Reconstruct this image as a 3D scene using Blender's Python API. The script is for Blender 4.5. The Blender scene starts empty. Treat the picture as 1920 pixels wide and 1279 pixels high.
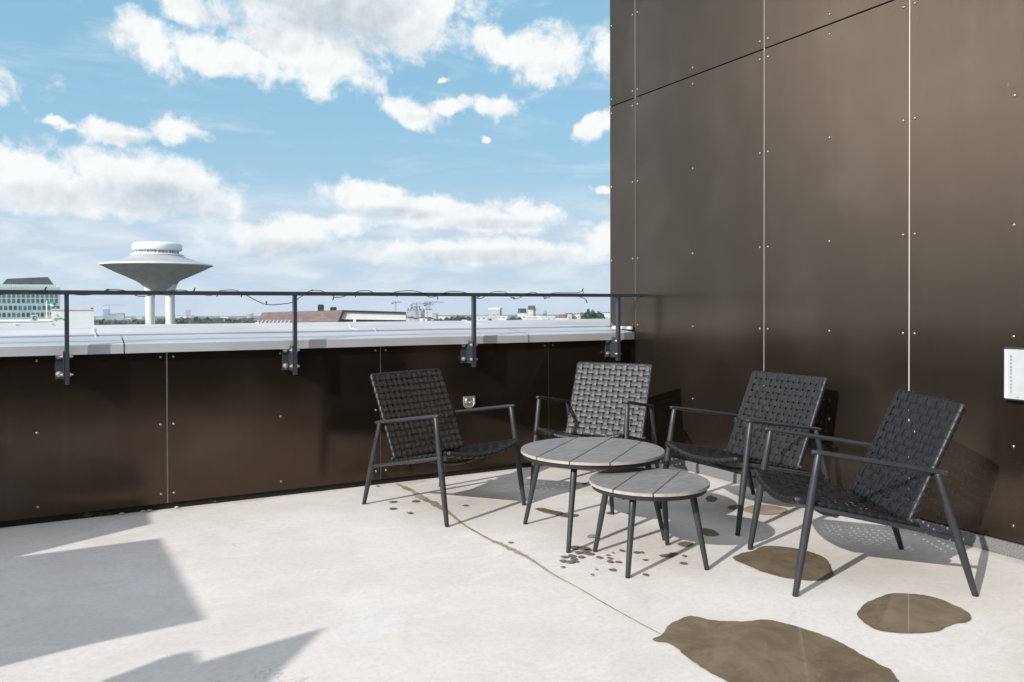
import bpy, bmesh, math, random
from mathutils import Vector, Matrix, noise
sc = bpy.context.scene
PI = math.pi
rnd = random.Random(7)

# ------------------------------------------------------------------ camera
F, PIT, ROL, YAW, SH = 1484.765, .008505, .0025234, .5002028, -52.347
CAM = Vector((-3.632245, -4.774295, 1.12))
fwd = Vector((math.sin(YAW)*math.cos(PIT), math.cos(YAW)*math.cos(PIT), -math.sin(PIT)))
right = Vector((math.cos(YAW), -math.sin(YAW), 0))
up = right.cross(fwd)
r2 = right*math.cos(ROL) + up*-math.sin(ROL)*1.0
u2 = right*math.sin(ROL) + up*math.cos(ROL)
cam = bpy.data.cameras.new('camera'); camo = bpy.data.objects.new('camera', cam)
sc.collection.objects.link(camo); sc.camera = camo
cam.sensor_width = 36; cam.lens = F/1920*36; cam.shift_y = SH/1920
cam.clip_start = .05; cam.clip_end = 20000
camo.matrix_world = Matrix(((r2.x, u2.x, -fwd.x, CAM.x), (r2.y, u2.y, -fwd.y, CAM.y), (r2.z, u2.z, -fwd.z, CAM.z), (0, 0, 0, 1)))

def ray(px, py):
    """direction (unit forward depth) through a point of the 1920 px wide photograph"""
    u = (px-960)/F; w = (639.5+SH-py)/F
    return fwd + r2*u + u2*w
def at(px, py, D):
    d = ray(px, py); h = Vector((math.sin(YAW), math.cos(YAW), 0))
    return CAM + d*(D/d.dot(h))
def on(px, py, axis, val):
    d = ray(px, py)
    return CAM + d*((val-CAM[axis])/d[axis])

# ------------------------------------------------------------------ light
SUN_AZ, SUN_EL = math.radians(20.0), math.radians(27.3)      # direction the light travels
sd = Vector((math.cos(SUN_EL)*math.cos(SUN_AZ), math.cos(SUN_EL)*math.sin(SUN_AZ), -math.sin(SUN_EL)))
sl = bpy.data.lights.new('sun', 'SUN'); sl.energy = 2.7; sl.angle = math.radians(.5); sl.color = (1, .94, .87)
so = bpy.data.objects.new('sun', sl); sc.collection.objects.link(so)
so.rotation_euler = sd.to_track_quat('-Z', 'Y').to_euler(); so.location = (-20, -10, 15)
sc.view_settings.view_transform = 'Standard'; sc.view_settings.look = 'None'
sc.view_settings.exposure = 1.0; sc.view_settings.gamma = 1

# ------------------------------------------------------------------ node helper
class NT:
    def __init__(s, tree): s.t = tree
    def n(s, typ, ins=None, **kw):
        nd = s.t.nodes.new(typ)
        for k, v in kw.items(): setattr(nd, k, v)
        for k, v in (ins or {}).items():
            if isinstance(v, bpy.types.NodeSocket): s.t.links.new(v, nd.inputs[k])
            else: nd.inputs[k].default_value = v
        return nd
    def m(s, op, a, b=0.0, c=None, clamp=False):
        ins = {0: a, 1: b}
        if c is not None: ins[2] = c
        return s.n('ShaderNodeMath', ins, operation=op, use_clamp=clamp).outputs[0]
    def vm(s, op, a, b=None, out=0):
        ins = {0: a}
        if b is not None: ins[1] = b
        return s.n('ShaderNodeVectorMath', ins, operation=op).outputs[out]
    def ss(s, v, a, b, lo=0.0, hi=1.0):
        return s.n('ShaderNodeMapRange', {0: v, 1: a, 2: b, 3: lo, 4: hi}, interpolation_type='SMOOTHSTEP').outputs[0]
    def mix(s, f, a, b, blend='MIX'):
        nd = s.t.nodes.new('ShaderNodeMix'); nd.data_type = 'RGBA'; nd.blend_type = blend
        for i, v in ((0, f), (6, a), (7, b)):
            if isinstance(v, bpy.types.NodeSocket): s.t.links.new(v, nd.inputs[i])
            else: nd.inputs[i].default_value = (v if i == 0 else (*v, 1) if len(v) == 3 else v)
        return nd.outputs[2]
    def noise(s, vec, scale, detail=4, rough=.5, dist=0.0, out=0):
        ins = {'Scale': scale, 'Detail': detail, 'Roughness': rough, 'Distortion': dist}
        if vec is not None: ins['Vector'] = vec
        return s.n('ShaderNodeTexNoise', ins).outputs[out]

# ------------------------------------------------------------------ sky with clouds (by compass direction and height)
world = bpy.data.worlds.new('World'); sc.world = world; world.use_nodes = True
wt = world.node_tree; wt.nodes.clear()
def azel(px, py):
    d = ray(px, py).normalized()
    return (math.atan2(d.x, d.y), math.asin(d.z))
K = 1/1485
CL = [  # photo x, y, half width, half height, tilt
 (650, -5, 250, 90, 6), (570, 85, 160, 66, 14), (430, 105, 150, 34, 12), (282, 82, 62, 46, 25), (590, 150, 44, 34, 10), (755, 48, 112, 58, 0), (320, -8, 95, 34, 20),
 (935, 98, 76, 36, 12), (1022, 106, 86, 56, -5), (1135, 95, 44, 46, 0),
 (765, 208, 62, 27, 8), (850, 202, 52, 15, 0), (935, 202, 46, 21, 8), (836, 152, 16, 8, -15), (915, 257, 9, 6, 0),
 (1120, 235, 44, 22, -35), (1130, 358, 24, 9, 0), (105, 237, 32, 10, 0), (200, 248, 72, 22, 0), (338, 243, 52, 24, 0),
 (30, 315, 110, 46, 8), (270, 335, 165, 52, 5), (150, 370, 240, 36, 0), (390, 365, 70, 32, 15),
 (700, 372, 108, 34, 3), (830, 392, 120, 28, 4), (990, 396, 62, 26, 10), (880, 415, 220, 24, 0),
 (520, 440, 125, 36, -4), (640, 425, 60, 24, 0), (1145, 440, 40, 34, 0), (920, 470, 260, 24, 0),
 (-240, 120, 200, 60, 0), (-500, 260, 240, 70, 0), (-900, -200, 330, 160, 10), (-420, -330, 300, 110, 0), (-1350, 150, 280, 110, 0),
]
grp = bpy.data.node_groups.new('cloud_cover', 'ShaderNodeTree')
grp.interface.new_socket('P', in_out='INPUT', socket_type='NodeSocketVector')
grp.interface.new_socket('D', in_out='OUTPUT', socket_type='NodeSocketFloat')
G = NT(grp); gi = grp.nodes.new('NodeGroupInput'); go = grp.nodes.new('NodeGroupOutput')
wc_ = G.noise(gi.outputs[0], 11, 3, .5, 0, 1); wf_ = G.noise(gi.outputs[0], 45, 4, .6, 0, 1)
Pw = G.vm('ADD', gi.outputs[0], G.vm('MULTIPLY', G.vm('SUBTRACT', wc_, (.5, .5, .5)), (.045, .032, 0)))
Pw = G.vm('ADD', Pw, G.vm('MULTIPLY', G.vm('SUBTRACT', wf_, (.5, .5, .5)), (.030, .022, 0)))
acc = None
for (x, y, rx, ry, tl) in CL:
    a, e = azel(x, y)
    mp = G.n('ShaderNodeMapping', {'Vector': Pw, 'Location': (a, e, 0), 'Rotation': (0, 0, -math.radians(tl)), 'Scale': (rx*K, ry*K, 1)}, vector_type='TEXTURE')
    ln = G.vm('LENGTH', mp.outputs[0], out=1)
    v = G.m('SUBTRACT', 1.0, ln)
    acc = v if acc is None else G.n('ShaderNodeMath', {0: acc, 1: v, 2: .18}, operation='SMOOTH_MAX').outputs[0]
nz = G.noise(gi.outputs[0], 28, 10, .64, .3)
nz2 = G.noise(gi.outputs[0], 9, 3, .5)
acc = G.m('ADD', acc, G.m('MULTIPLY', G.m('SUBTRACT', nz, .5), 1.9))
acc = G.m('ADD', acc, G.m('MULTIPLY', G.m('SUBTRACT', nz2, .5), .55))
grp.links.new(acc, go.inputs[0])

N = NT(wt)
geo = N.n('ShaderNodeTexCoord').outputs['Generated']
dirn = N.vm('NORMALIZE', geo)
sp = N.n('ShaderNodeSeparateXYZ', {0: dirn})
az = N.m('ARCTAN2', sp.outputs[0], sp.outputs[1]); el = N.m('ARCSINE', sp.outputs[2])
P0 = N.n('ShaderNodeCombineXYZ', {0: az, 1: el, 2: 0.0}).outputs[0]
up_ = N.m('MAXIMUM', sp.outputs[2], .015)
skv = N.n('ShaderNodeCombineXYZ', {0: sp.outputs[0], 1: sp.outputs[1], 2: up_}).outputs[0]
sky = N.n('ShaderNodeTexSky', {'Vector': skv}, sky_type='NISHITA', sun_disc=False, sun_elevation=SUN_EL,
          sun_rotation=math.atan2(-sd.x, -sd.y), air_density=1.0, dust_density=.6, ozone_density=1.2, altitude=50).outputs[0]
# clear sky: the physical sky pulled towards the paler blue of the day
skyc = N.mix(.80, sky, (3.1, 6.0, 8.2))
pal = N.ss(el, .30, .0)
skyc = N.mix(N.m('MULTIPLY', pal, .62), skyc, (5.2, 6.9, 8.3))
def gnode(vec):
    g = wt.nodes.new('ShaderNodeGroup'); g.node_tree = grp; wt.links.new(vec, g.inputs[0]); return g.outputs[0]
D0 = gnode(P0)
cum = N.ss(D0, -.16, .50)
# thin high streaks
stre = N.noise(N.vm('MULTIPLY', P0, (3.2, 17, 1)), 1.6, 6, .6, .6)
wis = N.m('MULTIPLY', N.ss(stre, .50, .80), .55)
# low layer of stratus towards the horizon
low = N.noise(N.vm('MULTIPLY', P0, (4.5, 16, 1)), 2.2, 7, .55, .3)
band = N.m('MULTIPLY', N.ss(el, .165, .095), N.ss(low, .20, .50))
band = N.m('MULTIPLY', band, .92)
fine = N.noise(P0, 60, 6, .6)
lite = N.m('MULTIPLY', N.m('SUBTRACT', N.noise(P0, 26, 3, .58), N.noise(N.vm('ADD', P0, (-.006, .012, 0)), 26, 3, .58)), 1.75)
SHD = [(650, 30, 190, 62, 6, .95), (480, 60, 90, 30, 10, .5), (285, 372, 120, 34, 0, 1.0), (90, 372, 110, 26, 0, .55), (735, 400, 105, 13, 2, .8), (930, 420, 130, 12, 0, .6), (545, 470, 120, 22, 0, .8), (1010, 128, 60, 12, 0, .35), (240, 262, 60, 8, 0, .5), (820, 222, 90, 9, 0, .35), (900, 480, 180, 16, 0, .8)]
shd = None
for (x, y, rx, ry, tl, k_) in SHD:
    a, e = azel(x, y)
    mp = N.n('ShaderNodeMapping', {'Vector': P0, 'Location': (a, e, 0), 'Rotation': (0, 0, -math.radians(tl)), 'Scale': (rx*K, ry*K, 1)}, vector_type='TEXTURE')
    v = N.m('MULTIPLY', N.ss(N.vm('LENGTH', mp.outputs[0], out=1), 1.35, .35), k_)
    shd = v if shd is None else N.m('MAXIMUM', shd, v)
n2 = N.noise(P0, 17, 6, .6, .3)
sh_ = N.m('MULTIPLY', shd, N.ss(n2, .30, .58, .5, 1.0))
sh_ = N.m('ADD', N.m('MULTIPLY', sh_, .8), N.m('ADD', N.m('MULTIPLY', lite, -.55), N.m('MULTIPLY', N.m('SUBTRACT', fine, .5), .25)), clamp=True)
whit = (9.6, 9.8, 9.9)
cc = N.mix(sh_, whit, (5.2, 6.0, 6.6))
lc = N.mix(N.ss(low, .42, .68), (5.9, 7.1, 8.4), (8.0, 8.7, 9.2))
c = N.mix(wis, skyc, (8.3, 8.9, 9.4))
c = N.mix(band, c, lc)
c = N.mix(cum, c, cc)
c = N.mix(N.ss(el, .045, .0, 0, .55), c, (6.2, 7.5, 8.9))
# sky boosted round the sun (behind the viewer) to add fill light
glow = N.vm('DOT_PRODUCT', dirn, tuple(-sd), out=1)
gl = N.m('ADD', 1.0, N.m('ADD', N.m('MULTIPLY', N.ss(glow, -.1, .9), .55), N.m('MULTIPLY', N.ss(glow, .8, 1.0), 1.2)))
# broad unseen cloud cover added overhead and behind the viewer to whiten the fill
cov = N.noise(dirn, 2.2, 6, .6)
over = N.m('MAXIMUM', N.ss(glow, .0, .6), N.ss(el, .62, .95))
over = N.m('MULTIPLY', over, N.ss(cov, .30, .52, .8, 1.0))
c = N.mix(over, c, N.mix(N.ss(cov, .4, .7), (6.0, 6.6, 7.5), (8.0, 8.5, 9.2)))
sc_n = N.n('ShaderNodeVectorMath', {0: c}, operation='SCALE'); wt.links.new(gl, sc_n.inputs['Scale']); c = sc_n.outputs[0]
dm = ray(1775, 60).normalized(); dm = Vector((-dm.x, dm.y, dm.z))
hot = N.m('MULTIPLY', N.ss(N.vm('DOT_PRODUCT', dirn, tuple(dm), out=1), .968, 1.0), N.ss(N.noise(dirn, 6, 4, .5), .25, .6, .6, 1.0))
c = N.mix(hot, c, (30, 30, 28))  # extra bright sky patch, added where the tall wall mirrors it as a glow
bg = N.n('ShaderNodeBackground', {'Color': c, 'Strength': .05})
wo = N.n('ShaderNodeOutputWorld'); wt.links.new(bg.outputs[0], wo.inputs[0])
world.cycles.sampling_method = 'MANUAL'; world.cycles.sample_map_resolution = 1024

# ------------------------------------------------------------------ materials
def mat(name, col, rough=.5, metal=0.0, spec=.5, var=0.0, vscale=8.0, bump=0.0, bscale=60.0, rvar=0.0, aniso=0.0, tr=0.0):
    m = bpy.data.materials.new(name); m.use_nodes = True; t = m.node_tree; t.nodes.clear(); n = NT(t)
    b = n.n('ShaderNodeBsdfPrincipled', {'Base Color': (*col, 1), 'Roughness': rough, 'Metallic': metal, 'Specular IOR Level': spec})
    if aniso: b.inputs['Anisotropic'].default_value = aniso
    if tr: b.inputs['Transmission Weight'].default_value = tr
    o = n.n('ShaderNodeOutputMaterial'); t.links.new(b.outputs[0], o.inputs[0])
    tc = n.n('ShaderNodeTexCoord').outputs['Object']
    if var:
        q = n.noise(tc, vscale, 5, .6)
        c_ = n.mix(n.ss(q, .25, .75), tuple(x*(1-var) for x in col), tuple(min(1, x*(1+var)) for x in col))
        t.links.new(c_, b.inputs['Base Color'])
    if rvar:
        q = n.noise(tc, vscale*1.7, 4, .6)
        t.links.new(n.m('ADD', rough-rvar*.5, n.m('MULTIPLY', q, rvar)), b.inputs['Roughness'])
    if bump:
        q = n.noise(tc, bscale, 4, .6)
        bp = n.n('ShaderNodeBump', {'Height': q, 'Strength': bump, 'Distance': .002})
        t.links.new(bp.outputs[0], b.inputs['Normal'])
    m['b'] = b.name
    return m
def bs(m): return m.node_tree.nodes[m['b']]
M = {}
M['frame'] = mat('powder_coat', (.026, .030, .036), .42, 0, .45, .15, 20, .12, 400)
M['web'] = mat('webbing', (.011, .0115, .013), .42, 0, .38, .25, 30, .25, 500, .12)
M['rail'] = mat('rail_paint', (.030, .036, .044), .38, 0, .5, .12, 15, .08, 300)
M['steel'] = mat('stainless', (.62, .59, .55), .42, 1, .5, .1, 50)
M['screw'] = mat('screw_head', (.42, .36, .31), .34, 1, .5)
M['dark'] = mat('dark_gap', (.008, .008, .008), .8)
M['strip'] = mat('joint_strip', (.66, .61, .54), .45, .2, .5)
M['kerb'] = mat('base_strip', (.16, .16, .165), .9, 0, .3, .45, 160, .5, 200)
M['cable'] = mat('cable', (.015, .015, .016), .5)
M['ground'] = mat('ground', (.07, .085, .05), .95, 0, .2, .4, .02)
M['glass'] = mat('glass', (.03, .05, .06), .08, 0, .8)
M['paleglass'] = mat('pale_glass', (.30, .36, .38), .15, 0, .8, .5, 1.0)
M['white'] = mat('white_paint', (.78, .78, .77), .5, 0, .4, .06, .6)
M['offwhite'] = mat('offwhite', (.62, .62, .6), .6, 0, .4, .1, .5)
M['black'] = mat('black_paint', (.018, .018, .02), .5)
M['bark'] = mat('bark', (.09, .07, .05), .9)
M['sign'] = mat('sign_face', (.40, .425, .44), .3, 0, .5, .05, 10)
M['blue'] = mat('blue_ink', (.03, .14, .26), .5)
M['rear'] = mat('dark_render', (.028, .024, .021), .7, 0, .3, .15, 2)
M['weed'] = mat('weed_leaf', (.05, .07, .02), .7)
M['pebble'] = mat('pebble', (.4, .38, .35), .8)

def clad(name, col, rough, metal=.75, streak=(90, 90, 2.0)):
    """brown anodised sheet: brushed grain, faint waviness of the sheet, dust specks"""
    m = mat(name, col, rough, metal, .5); t = m.node_tree; n = NT(t); b = bs(m)
    tc = n.n('ShaderNodeTexCoord').outputs['Object']
    g = n.noise(n.vm('MULTIPLY', tc, streak), 5, 3, .6)
    w = n.noise(tc, 1.3, 2, .5)
    sc_ = n.noise(tc, 55, 2, .5)
    dust = n.ss(n.noise(tc, 1.6, 3, .55), .45, .8)
    c1 = n.mix(n.ss(g, .3, .7), tuple(x*.92 for x in col), tuple(x*1.08 for x in col))
    c1 = n.mix(n.m('MULTIPLY', dust, .12), c1, (.30, .26, .22))
    speck = n.ss(sc_, .765, .79)
    c1 = n.mix(n.m('MULTIPLY', speck, .35), c1, (.5, .45, .4))
    strk = n.ss(n.noise(n.vm('MULTIPLY', tc, (7, 7, .35)), 2.5, 5, .65), .48, .80)     # run-off marks
    c1 = n.mix(n.m('MULTIPLY', strk, .05), c1, (.28, .24, .20))
    rn = n.n('ShaderNodeObjectInfo').outputs['Random']
    c1 = n.mix(1.0, c1, n.n('ShaderNodeCombineColor', {0: n.m('ADD', .90, n.m('MULTIPLY', rn, .2)), 1: n.m('ADD', .90, n.m('MULTIPLY', rn, .2)), 2: n.m('ADD', .90, n.m('MULTIPLY', rn, .2))}).outputs[0], 'MULTIPLY')
    t.links.new(c1, b.inputs['Base Color'])
    t.links.new(n.m('ADD', rough-.03, n.m('MULTIPLY', n.m('ADD', g, dust), .05)), b.inputs['Roughness'])
    hh = n.m('ADD', n.m('MULTIPLY', w, 1.0), n.m('MULTIPLY', g, .0003))
    bp = n.n('ShaderNodeBump', {'Height': hh, 'Strength': .35, 'Distance': .012})
    t.links.new(bp.outputs[0], b.inputs['Normal'])
    return m
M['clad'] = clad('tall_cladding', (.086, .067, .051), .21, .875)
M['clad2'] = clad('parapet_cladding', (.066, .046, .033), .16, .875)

def roofmetal():
    m = mat('sheet_metal', (.60, .63, .66), .30, .45, .5); t = m.node_tree; n = NT(t); b = bs(m)
    tc = n.n('ShaderNodeTexCoord').outputs['Object']
    q = n.noise(n.vm('MULTIPLY', tc, (.5, 4, 1)), 2.2, 5, .6)
    st = n.ss(n.noise(tc, 7, 6, .7), .58, .75)
    c1 = n.mix(n.ss(q, .3, .7), (.50, .515, .54), (.62, .63, .65))
    c1 = n.mix(n.m('MULTIPLY', st, .25), c1, (.42, .41, .38))
    t.links.new(c1, b.inputs['Base Color'])
    t.links.new(n.m('ADD', .30, n.m('MULTIPLY', q, .18)), b.inputs['Roughness'])
    w = n.noise(n.vm('MULTIPLY', tc, (1, 3, 1)), 1.5, 3, .5)
    bp = n.n('ShaderNodeBump', {'Height': w, 'Strength': .4, 'Distance': .02})
    t.links.new(bp.outputs[0], b.inputs['Normal'])
    return m
M['roofmetal'] = roofmetal()

def concrete():
    m = mat('terrace_concrete', (.5, .48, .45), .82, 0, .35); t = m.node_tree; n = NT(t); b = bs(m)
    tc = n.n('ShaderNodeTexCoord').outputs['Object']
    big = n.noise(tc, .9, 6, .6, .4); med = n.noise(tc, 4.5, 7, .65, .5); fin = n.noise(tc, 45, 5, .7)
    v = n.m('ADD', n.m('MULTIPLY', big, .5), n.m('MULTIPLY', med, .5))
    c1 = n.mix(n.ss(v, .35, .65), (.555, .530, .500), (.640, .615, .588))
    pat = n.ss(n.noise(n.vm('MULTIPLY', tc, (1, 1.7, 1)), 2.6, 8, .68, 1.2), .54, .62)     # washed-out cement skin
    c1 = n.mix(n.m('MULTIPLY', pat, .45), c1, (.66, .65, .645))
    warm = n.ss(n.noise(tc, 1.7, 3, .5), .5, .75)
    c1 = n.mix(n.m('MULTIPLY', warm, .22), c1, (.56, .51, .46))
    c1 = n.mix(n.ss(fin, .25, .6, .30, 0.0), c1, (.36, .345, .33))
    gr_ = n.noise(tc, 170, 3, .6)
    c1 = n.mix(n.ss(gr_, .60, .72, 0, .35), c1, (.27, .25, .23))
    c1 = n.mix(n.ss(gr_, .42, .30, 0, .25), c1, (.72, .70, .68))
    scf = n.ss(n.noise(n.vm('MULTIPLY', tc, (1, 3.5, 1)), 3.1, 8, .75, .8), .60, .72)
    c1 = n.mix(n.m('MULTIPLY', scf, .22), c1, (.36, .34, .33))
    dk = n.ss(n.noise(tc, 2.1, 9, .74, .9), .60, .74)
    c1 = n.mix(n.m('MULTIPLY', dk, .22), c1, (.33, .31, .30))
    hair = n.m('ABSOLUTE', n.m('SUBTRACT', n.noise(tc, 1.15, 7, .6, 1.1), .5))
    c1 = n.mix(n.m('MULTIPLY', n.ss(hair, .0035, .001), n.ss(n.noise(tc, .8, 2), .5, .6, 0, .35)), c1, (.25, .23, .21))
    pit = n.n('ShaderNodeTexVoronoi', {'Vector': tc, 'Scale': 17.0}).outputs['Distance']
    pm = n.m('MULTIPLY', n.ss(pit, .05, .03), n.ss(n.noise(tc, 3, 2), .55, .62))
    c1 = n.mix(n.m('MULTIPLY', pm, .6), c1, (.2, .18, .16))
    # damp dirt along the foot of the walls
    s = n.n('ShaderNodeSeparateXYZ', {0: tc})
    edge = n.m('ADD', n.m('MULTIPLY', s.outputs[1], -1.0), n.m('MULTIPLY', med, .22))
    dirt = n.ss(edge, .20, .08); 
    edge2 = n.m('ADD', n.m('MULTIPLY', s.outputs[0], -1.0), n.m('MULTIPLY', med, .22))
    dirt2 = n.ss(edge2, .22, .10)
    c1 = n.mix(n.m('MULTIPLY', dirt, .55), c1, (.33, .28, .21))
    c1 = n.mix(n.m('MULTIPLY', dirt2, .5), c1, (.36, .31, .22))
    t.links.new(c1, b.inputs['Base Color'])
    bp = n.n('ShaderNodeBump', {'Height': n.m('ADD', n.m('MULTIPLY', fin, .5), med), 'Strength': .25, 'Distance': .004})
    t.links.new(bp.outputs[0], b.inputs['Normal'])
    return m
M['floor'] = concrete()

def wet(name, c_a, c_b, rough, edge=.982):
    m = mat(name, c_a, rough, 0, .5); t = m.node_tree; n = NT(t); b = bs(m)
    tc = n.n('ShaderNodeTexCoord').outputs['Object']
    rim = n.n('ShaderNodeAttribute', attribute_name='rim').outputs['Fac']
    q = n.noise(tc, 5, 8, .66, .8); q2 = n.noise(tc, 60, 5, .7); q3 = n.noise(tc, 3, 4)
    c1 = n.mix(n.ss(q, .35, .65), c_a, c_b)
    c1 = n.mix(n.ss(q2, .62, .76, 0, .5), c1, tuple(x*.4 for x in c_a))
    c1 = n.mix(n.ss(n.noise(tc, 5, 7, .7, 1.2), .58, .70, 0, .25), c1, tuple(x*1.3 for x in c_b))
    c1 = n.mix(n.ss(n.noise(tc, 2.6, 8, .72, .7), .50, .64, 0, .55), c1, tuple(x*.55 for x in c_a))
    c1 = n.mix(n.ss(n.noise(tc, 3.7, 6, .7, .5), .56, .70, 0, .5), c1, (.27, .19, .12))
    c1 = n.mix(n.m('MULTIPLY', n.ss(rim, .96, .985), .12), c1, tuple(x*.8 for x in c_a))
    t.links.new(c1, b.inputs['Base Color'])
    t.links.new(n.ss(q3, .45, .70, rough*.7, rough*2.0), b.inputs['Roughness'])
    bp = n.n('ShaderNodeBump', {'Height': q2, 'Strength': .02, 'Distance': .001}); t.links.new(bp.outputs[0], b.inputs['Normal'])
    al = n.ss(n.m('ADD', rim, n.m('MULTIPLY', n.m('SUBTRACT', q2, .5), .02)), edge, .995, 1.0, 0.0)
    t.links.new(n.m('MULTIPLY', al, n.ss(q, .2, .6, .88, .97)), b.inputs['Alpha'])
    return m
M['wet'] = wet('wet_concrete', (.155, .122, .082), (.205, .165, .112), .045)
M['spot'] = wet('wet_spot', (.165, .132, .092), (.24, .20, .145), .2, .96)
M['damp'] = wet('damp_concrete', (.30, .245, .18), (.38, .32, .25), .6)

def tabletop():
    m = mat('table_plank', (.3, .3, .29), .6, 0, .4); t = m.node_tree; n = NT(t); b = bs(m)
    tc = n.n('ShaderNodeTexCoord').outputs['Object']
    v = n.n('ShaderNodeMapping', {'Vector': tc, 'Rotation': (0, 0, .5)}).outputs[0]
    q = n.noise(n.vm('MULTIPLY', v, (2.5, 9, 1)), 3.2, 8, .66, 1.5)
    f = n.noise(tc, 90, 3, .6)
    c1 = n.mix(n.ss(q, .3, .68), (.150, .152, .156), (.232, .233, .233))
    c1 = n.mix(n.ss(n.noise(tc, 6, 6, .7, 2), .56, .70, 0, .25), c1, (.15, .15, .155))
    c1 = n.mix(n.ss(f, .35, .65, .15, 0), c1, (.12, .12, .12))
    t.links.new(c1, b.inputs['Base Color'])
    bp = n.n('ShaderNodeBump', {'Height': q, 'Strength': .2, 'Distance': .002}); t.links.new(bp.outputs[0], b.inputs['Normal'])
    return m
M['plank'] = tabletop()
M['plankedge'] = mat('plank_edge', (.36, .33, .30), .7, 0, .3, .15, 30)

def foliage(name, ca, cb):
    m = mat(name, ca, .7, 0, .2); t = m.node_tree; n = NT(t); b = bs(m)
    tc = n.n('ShaderNodeTexCoord').outputs['Object']
    t.links.new(n.mix(n.ss(n.noise(tc, .35, 4, .6), .35, .65), ca, cb), b.inputs['Base Color'])
    return m
M['leaf'] = foliage('foliage', (.035, .06, .022), (.075, .11, .045))
M['leafd'] = foliage('foliage_dark', (.025, .042, .022), (.05, .075, .035))

def facade(name, wall, win, sx, sz, fx=.55, fz=.5, rough=.6):
    """small far facade: rows of window openings, sx by sz metres"""
    m = mat(name, wall, rough, 0, .4); t = m.node_tree; n = NT(t); b = bs(m)
    tc = n.n('ShaderNodeTexCoord').outputs['Object']
    s = n.n('ShaderNodeSeparateXYZ', {0: tc})
    hx = n.m('ADD', s.outputs[0], s.outputs[1])
    fxn = n.m('FRACT', n.m('DIVIDE', n.m('ADD', hx, 500), sx)); fzn = n.m('FRACT', n.m('DIVIDE', n.m('ADD', s.outputs[2], 500), sz))
    a = n.m('MULTIPLY', n.m('LESS_THAN', fxn, fx), n.m('LESS_THAN', fzn, fz))
    nrm = n.n('ShaderNodeSeparateXYZ', {0: n.n('ShaderNodeTexCoord').outputs['Normal']}).outputs[2]
    a = n.m('MULTIPLY', a, n.m('LESS_THAN', n.m('ABSOLUTE', nrm), .5))
    cell = n.n('ShaderNodeTexWhiteNoise', {0: n.n('ShaderNodeCombineXYZ', {0: n.m('FLOOR', n.m('DIVIDE', n.m('ADD', hx, 500), sx)), 1: n.m('FLOOR', n.m('DIVIDE', n.m('ADD', s.outputs[2], 500), sz)), 2: 0.0}).outputs[0]}).outputs[0]
    wc = n.mix(cell, win, tuple(min(1, x*2.2+.03) for x in win))
    wl = n.mix(n.ss(n.noise(tc, .2, 3), .3, .7), tuple(x*.85 for x in wall), wall)
    t.links.new(n.mix(a, wl, wc), b.inputs['Base Color'])
    t.links.new(n.m('SUBTRACT', rough, n.m('MULTIPLY', a, rough-.15)), b.inputs['Roughness'])
    return m

# ------------------------------------------------------------------ mesh helpers
def link(o): sc.collection.objects.link(o); return o
def obj(name, bm, m, parent=None, smooth=False, sharp=None):
    me = bpy.data.meshes.new(name)
    bmesh.ops.recalc_face_normals(bm, faces=bm.faces)
    bm.to_mesh(me); bm.free()
    for x in (m if isinstance(m, (list, tuple)) else [m]): me.materials.append(x)
    if smooth:
        for p in me.polygons: p.use_smooth = True
        if sharp is not None:
            me.set_sharp_from_angle(angle=math.radians(sharp))
    o = link(bpy.data.objects.new(name, me)); o.parent = parent
    return o
def tag(o, label=None, cat=None, group=None, kind=None):
    if label: o['label'] = label
    if cat: o['category'] = cat
    if group: o['group'] = group
    if kind: o['kind'] = kind
    return o
def thing(name, label, cat, loc=(0, 0, 0), rz=0, group=None):
    o = link(bpy.data.objects.new(name, None)); o.location = loc; o.rotation_euler = (0, 0, rz)
    o.empty_display_size = .2
    return tag(o, label, cat, group)
def box(bm, x0, x1, y0, y1, z0, z1, mi=0, bev=0, mtx=None):
    vs = [bm.verts.new((x, y, z)) for z in (z0, z1) for y in (y0, y1) for x in (x0, x1)]
    fs = [bm.faces.new([vs[i] for i in q]) for q in ((0, 2, 3, 1), (4, 5, 7, 6), (0, 1, 5, 4), (2, 6, 7, 3), (0, 4, 6, 2), (1, 3, 7, 5))]
    for f in fs: f.material_index = mi
    if bev:
        es = list({e for f in fs for e in f.edges})
        r = bmesh.ops.bevel(bm, geom=es, offset=bev, segments=2, affect='EDGES', profile=.6)
        vs = list({v for f in r['faces'] for v in f.verts} | {v for v in vs if v.is_valid})
    if mtx is not None: bmesh.ops.transform(bm, matrix=mtx, verts=[v for v in vs if v.is_valid])
    return vs
def frame_of(t):
    t = t.normalized(); a = Vector((0, 0, 1)) if abs(t.z) < .9 else Vector((1, 0, 0))
    u = t.cross(a).normalized(); return u, t.cross(u).normalized()
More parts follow.
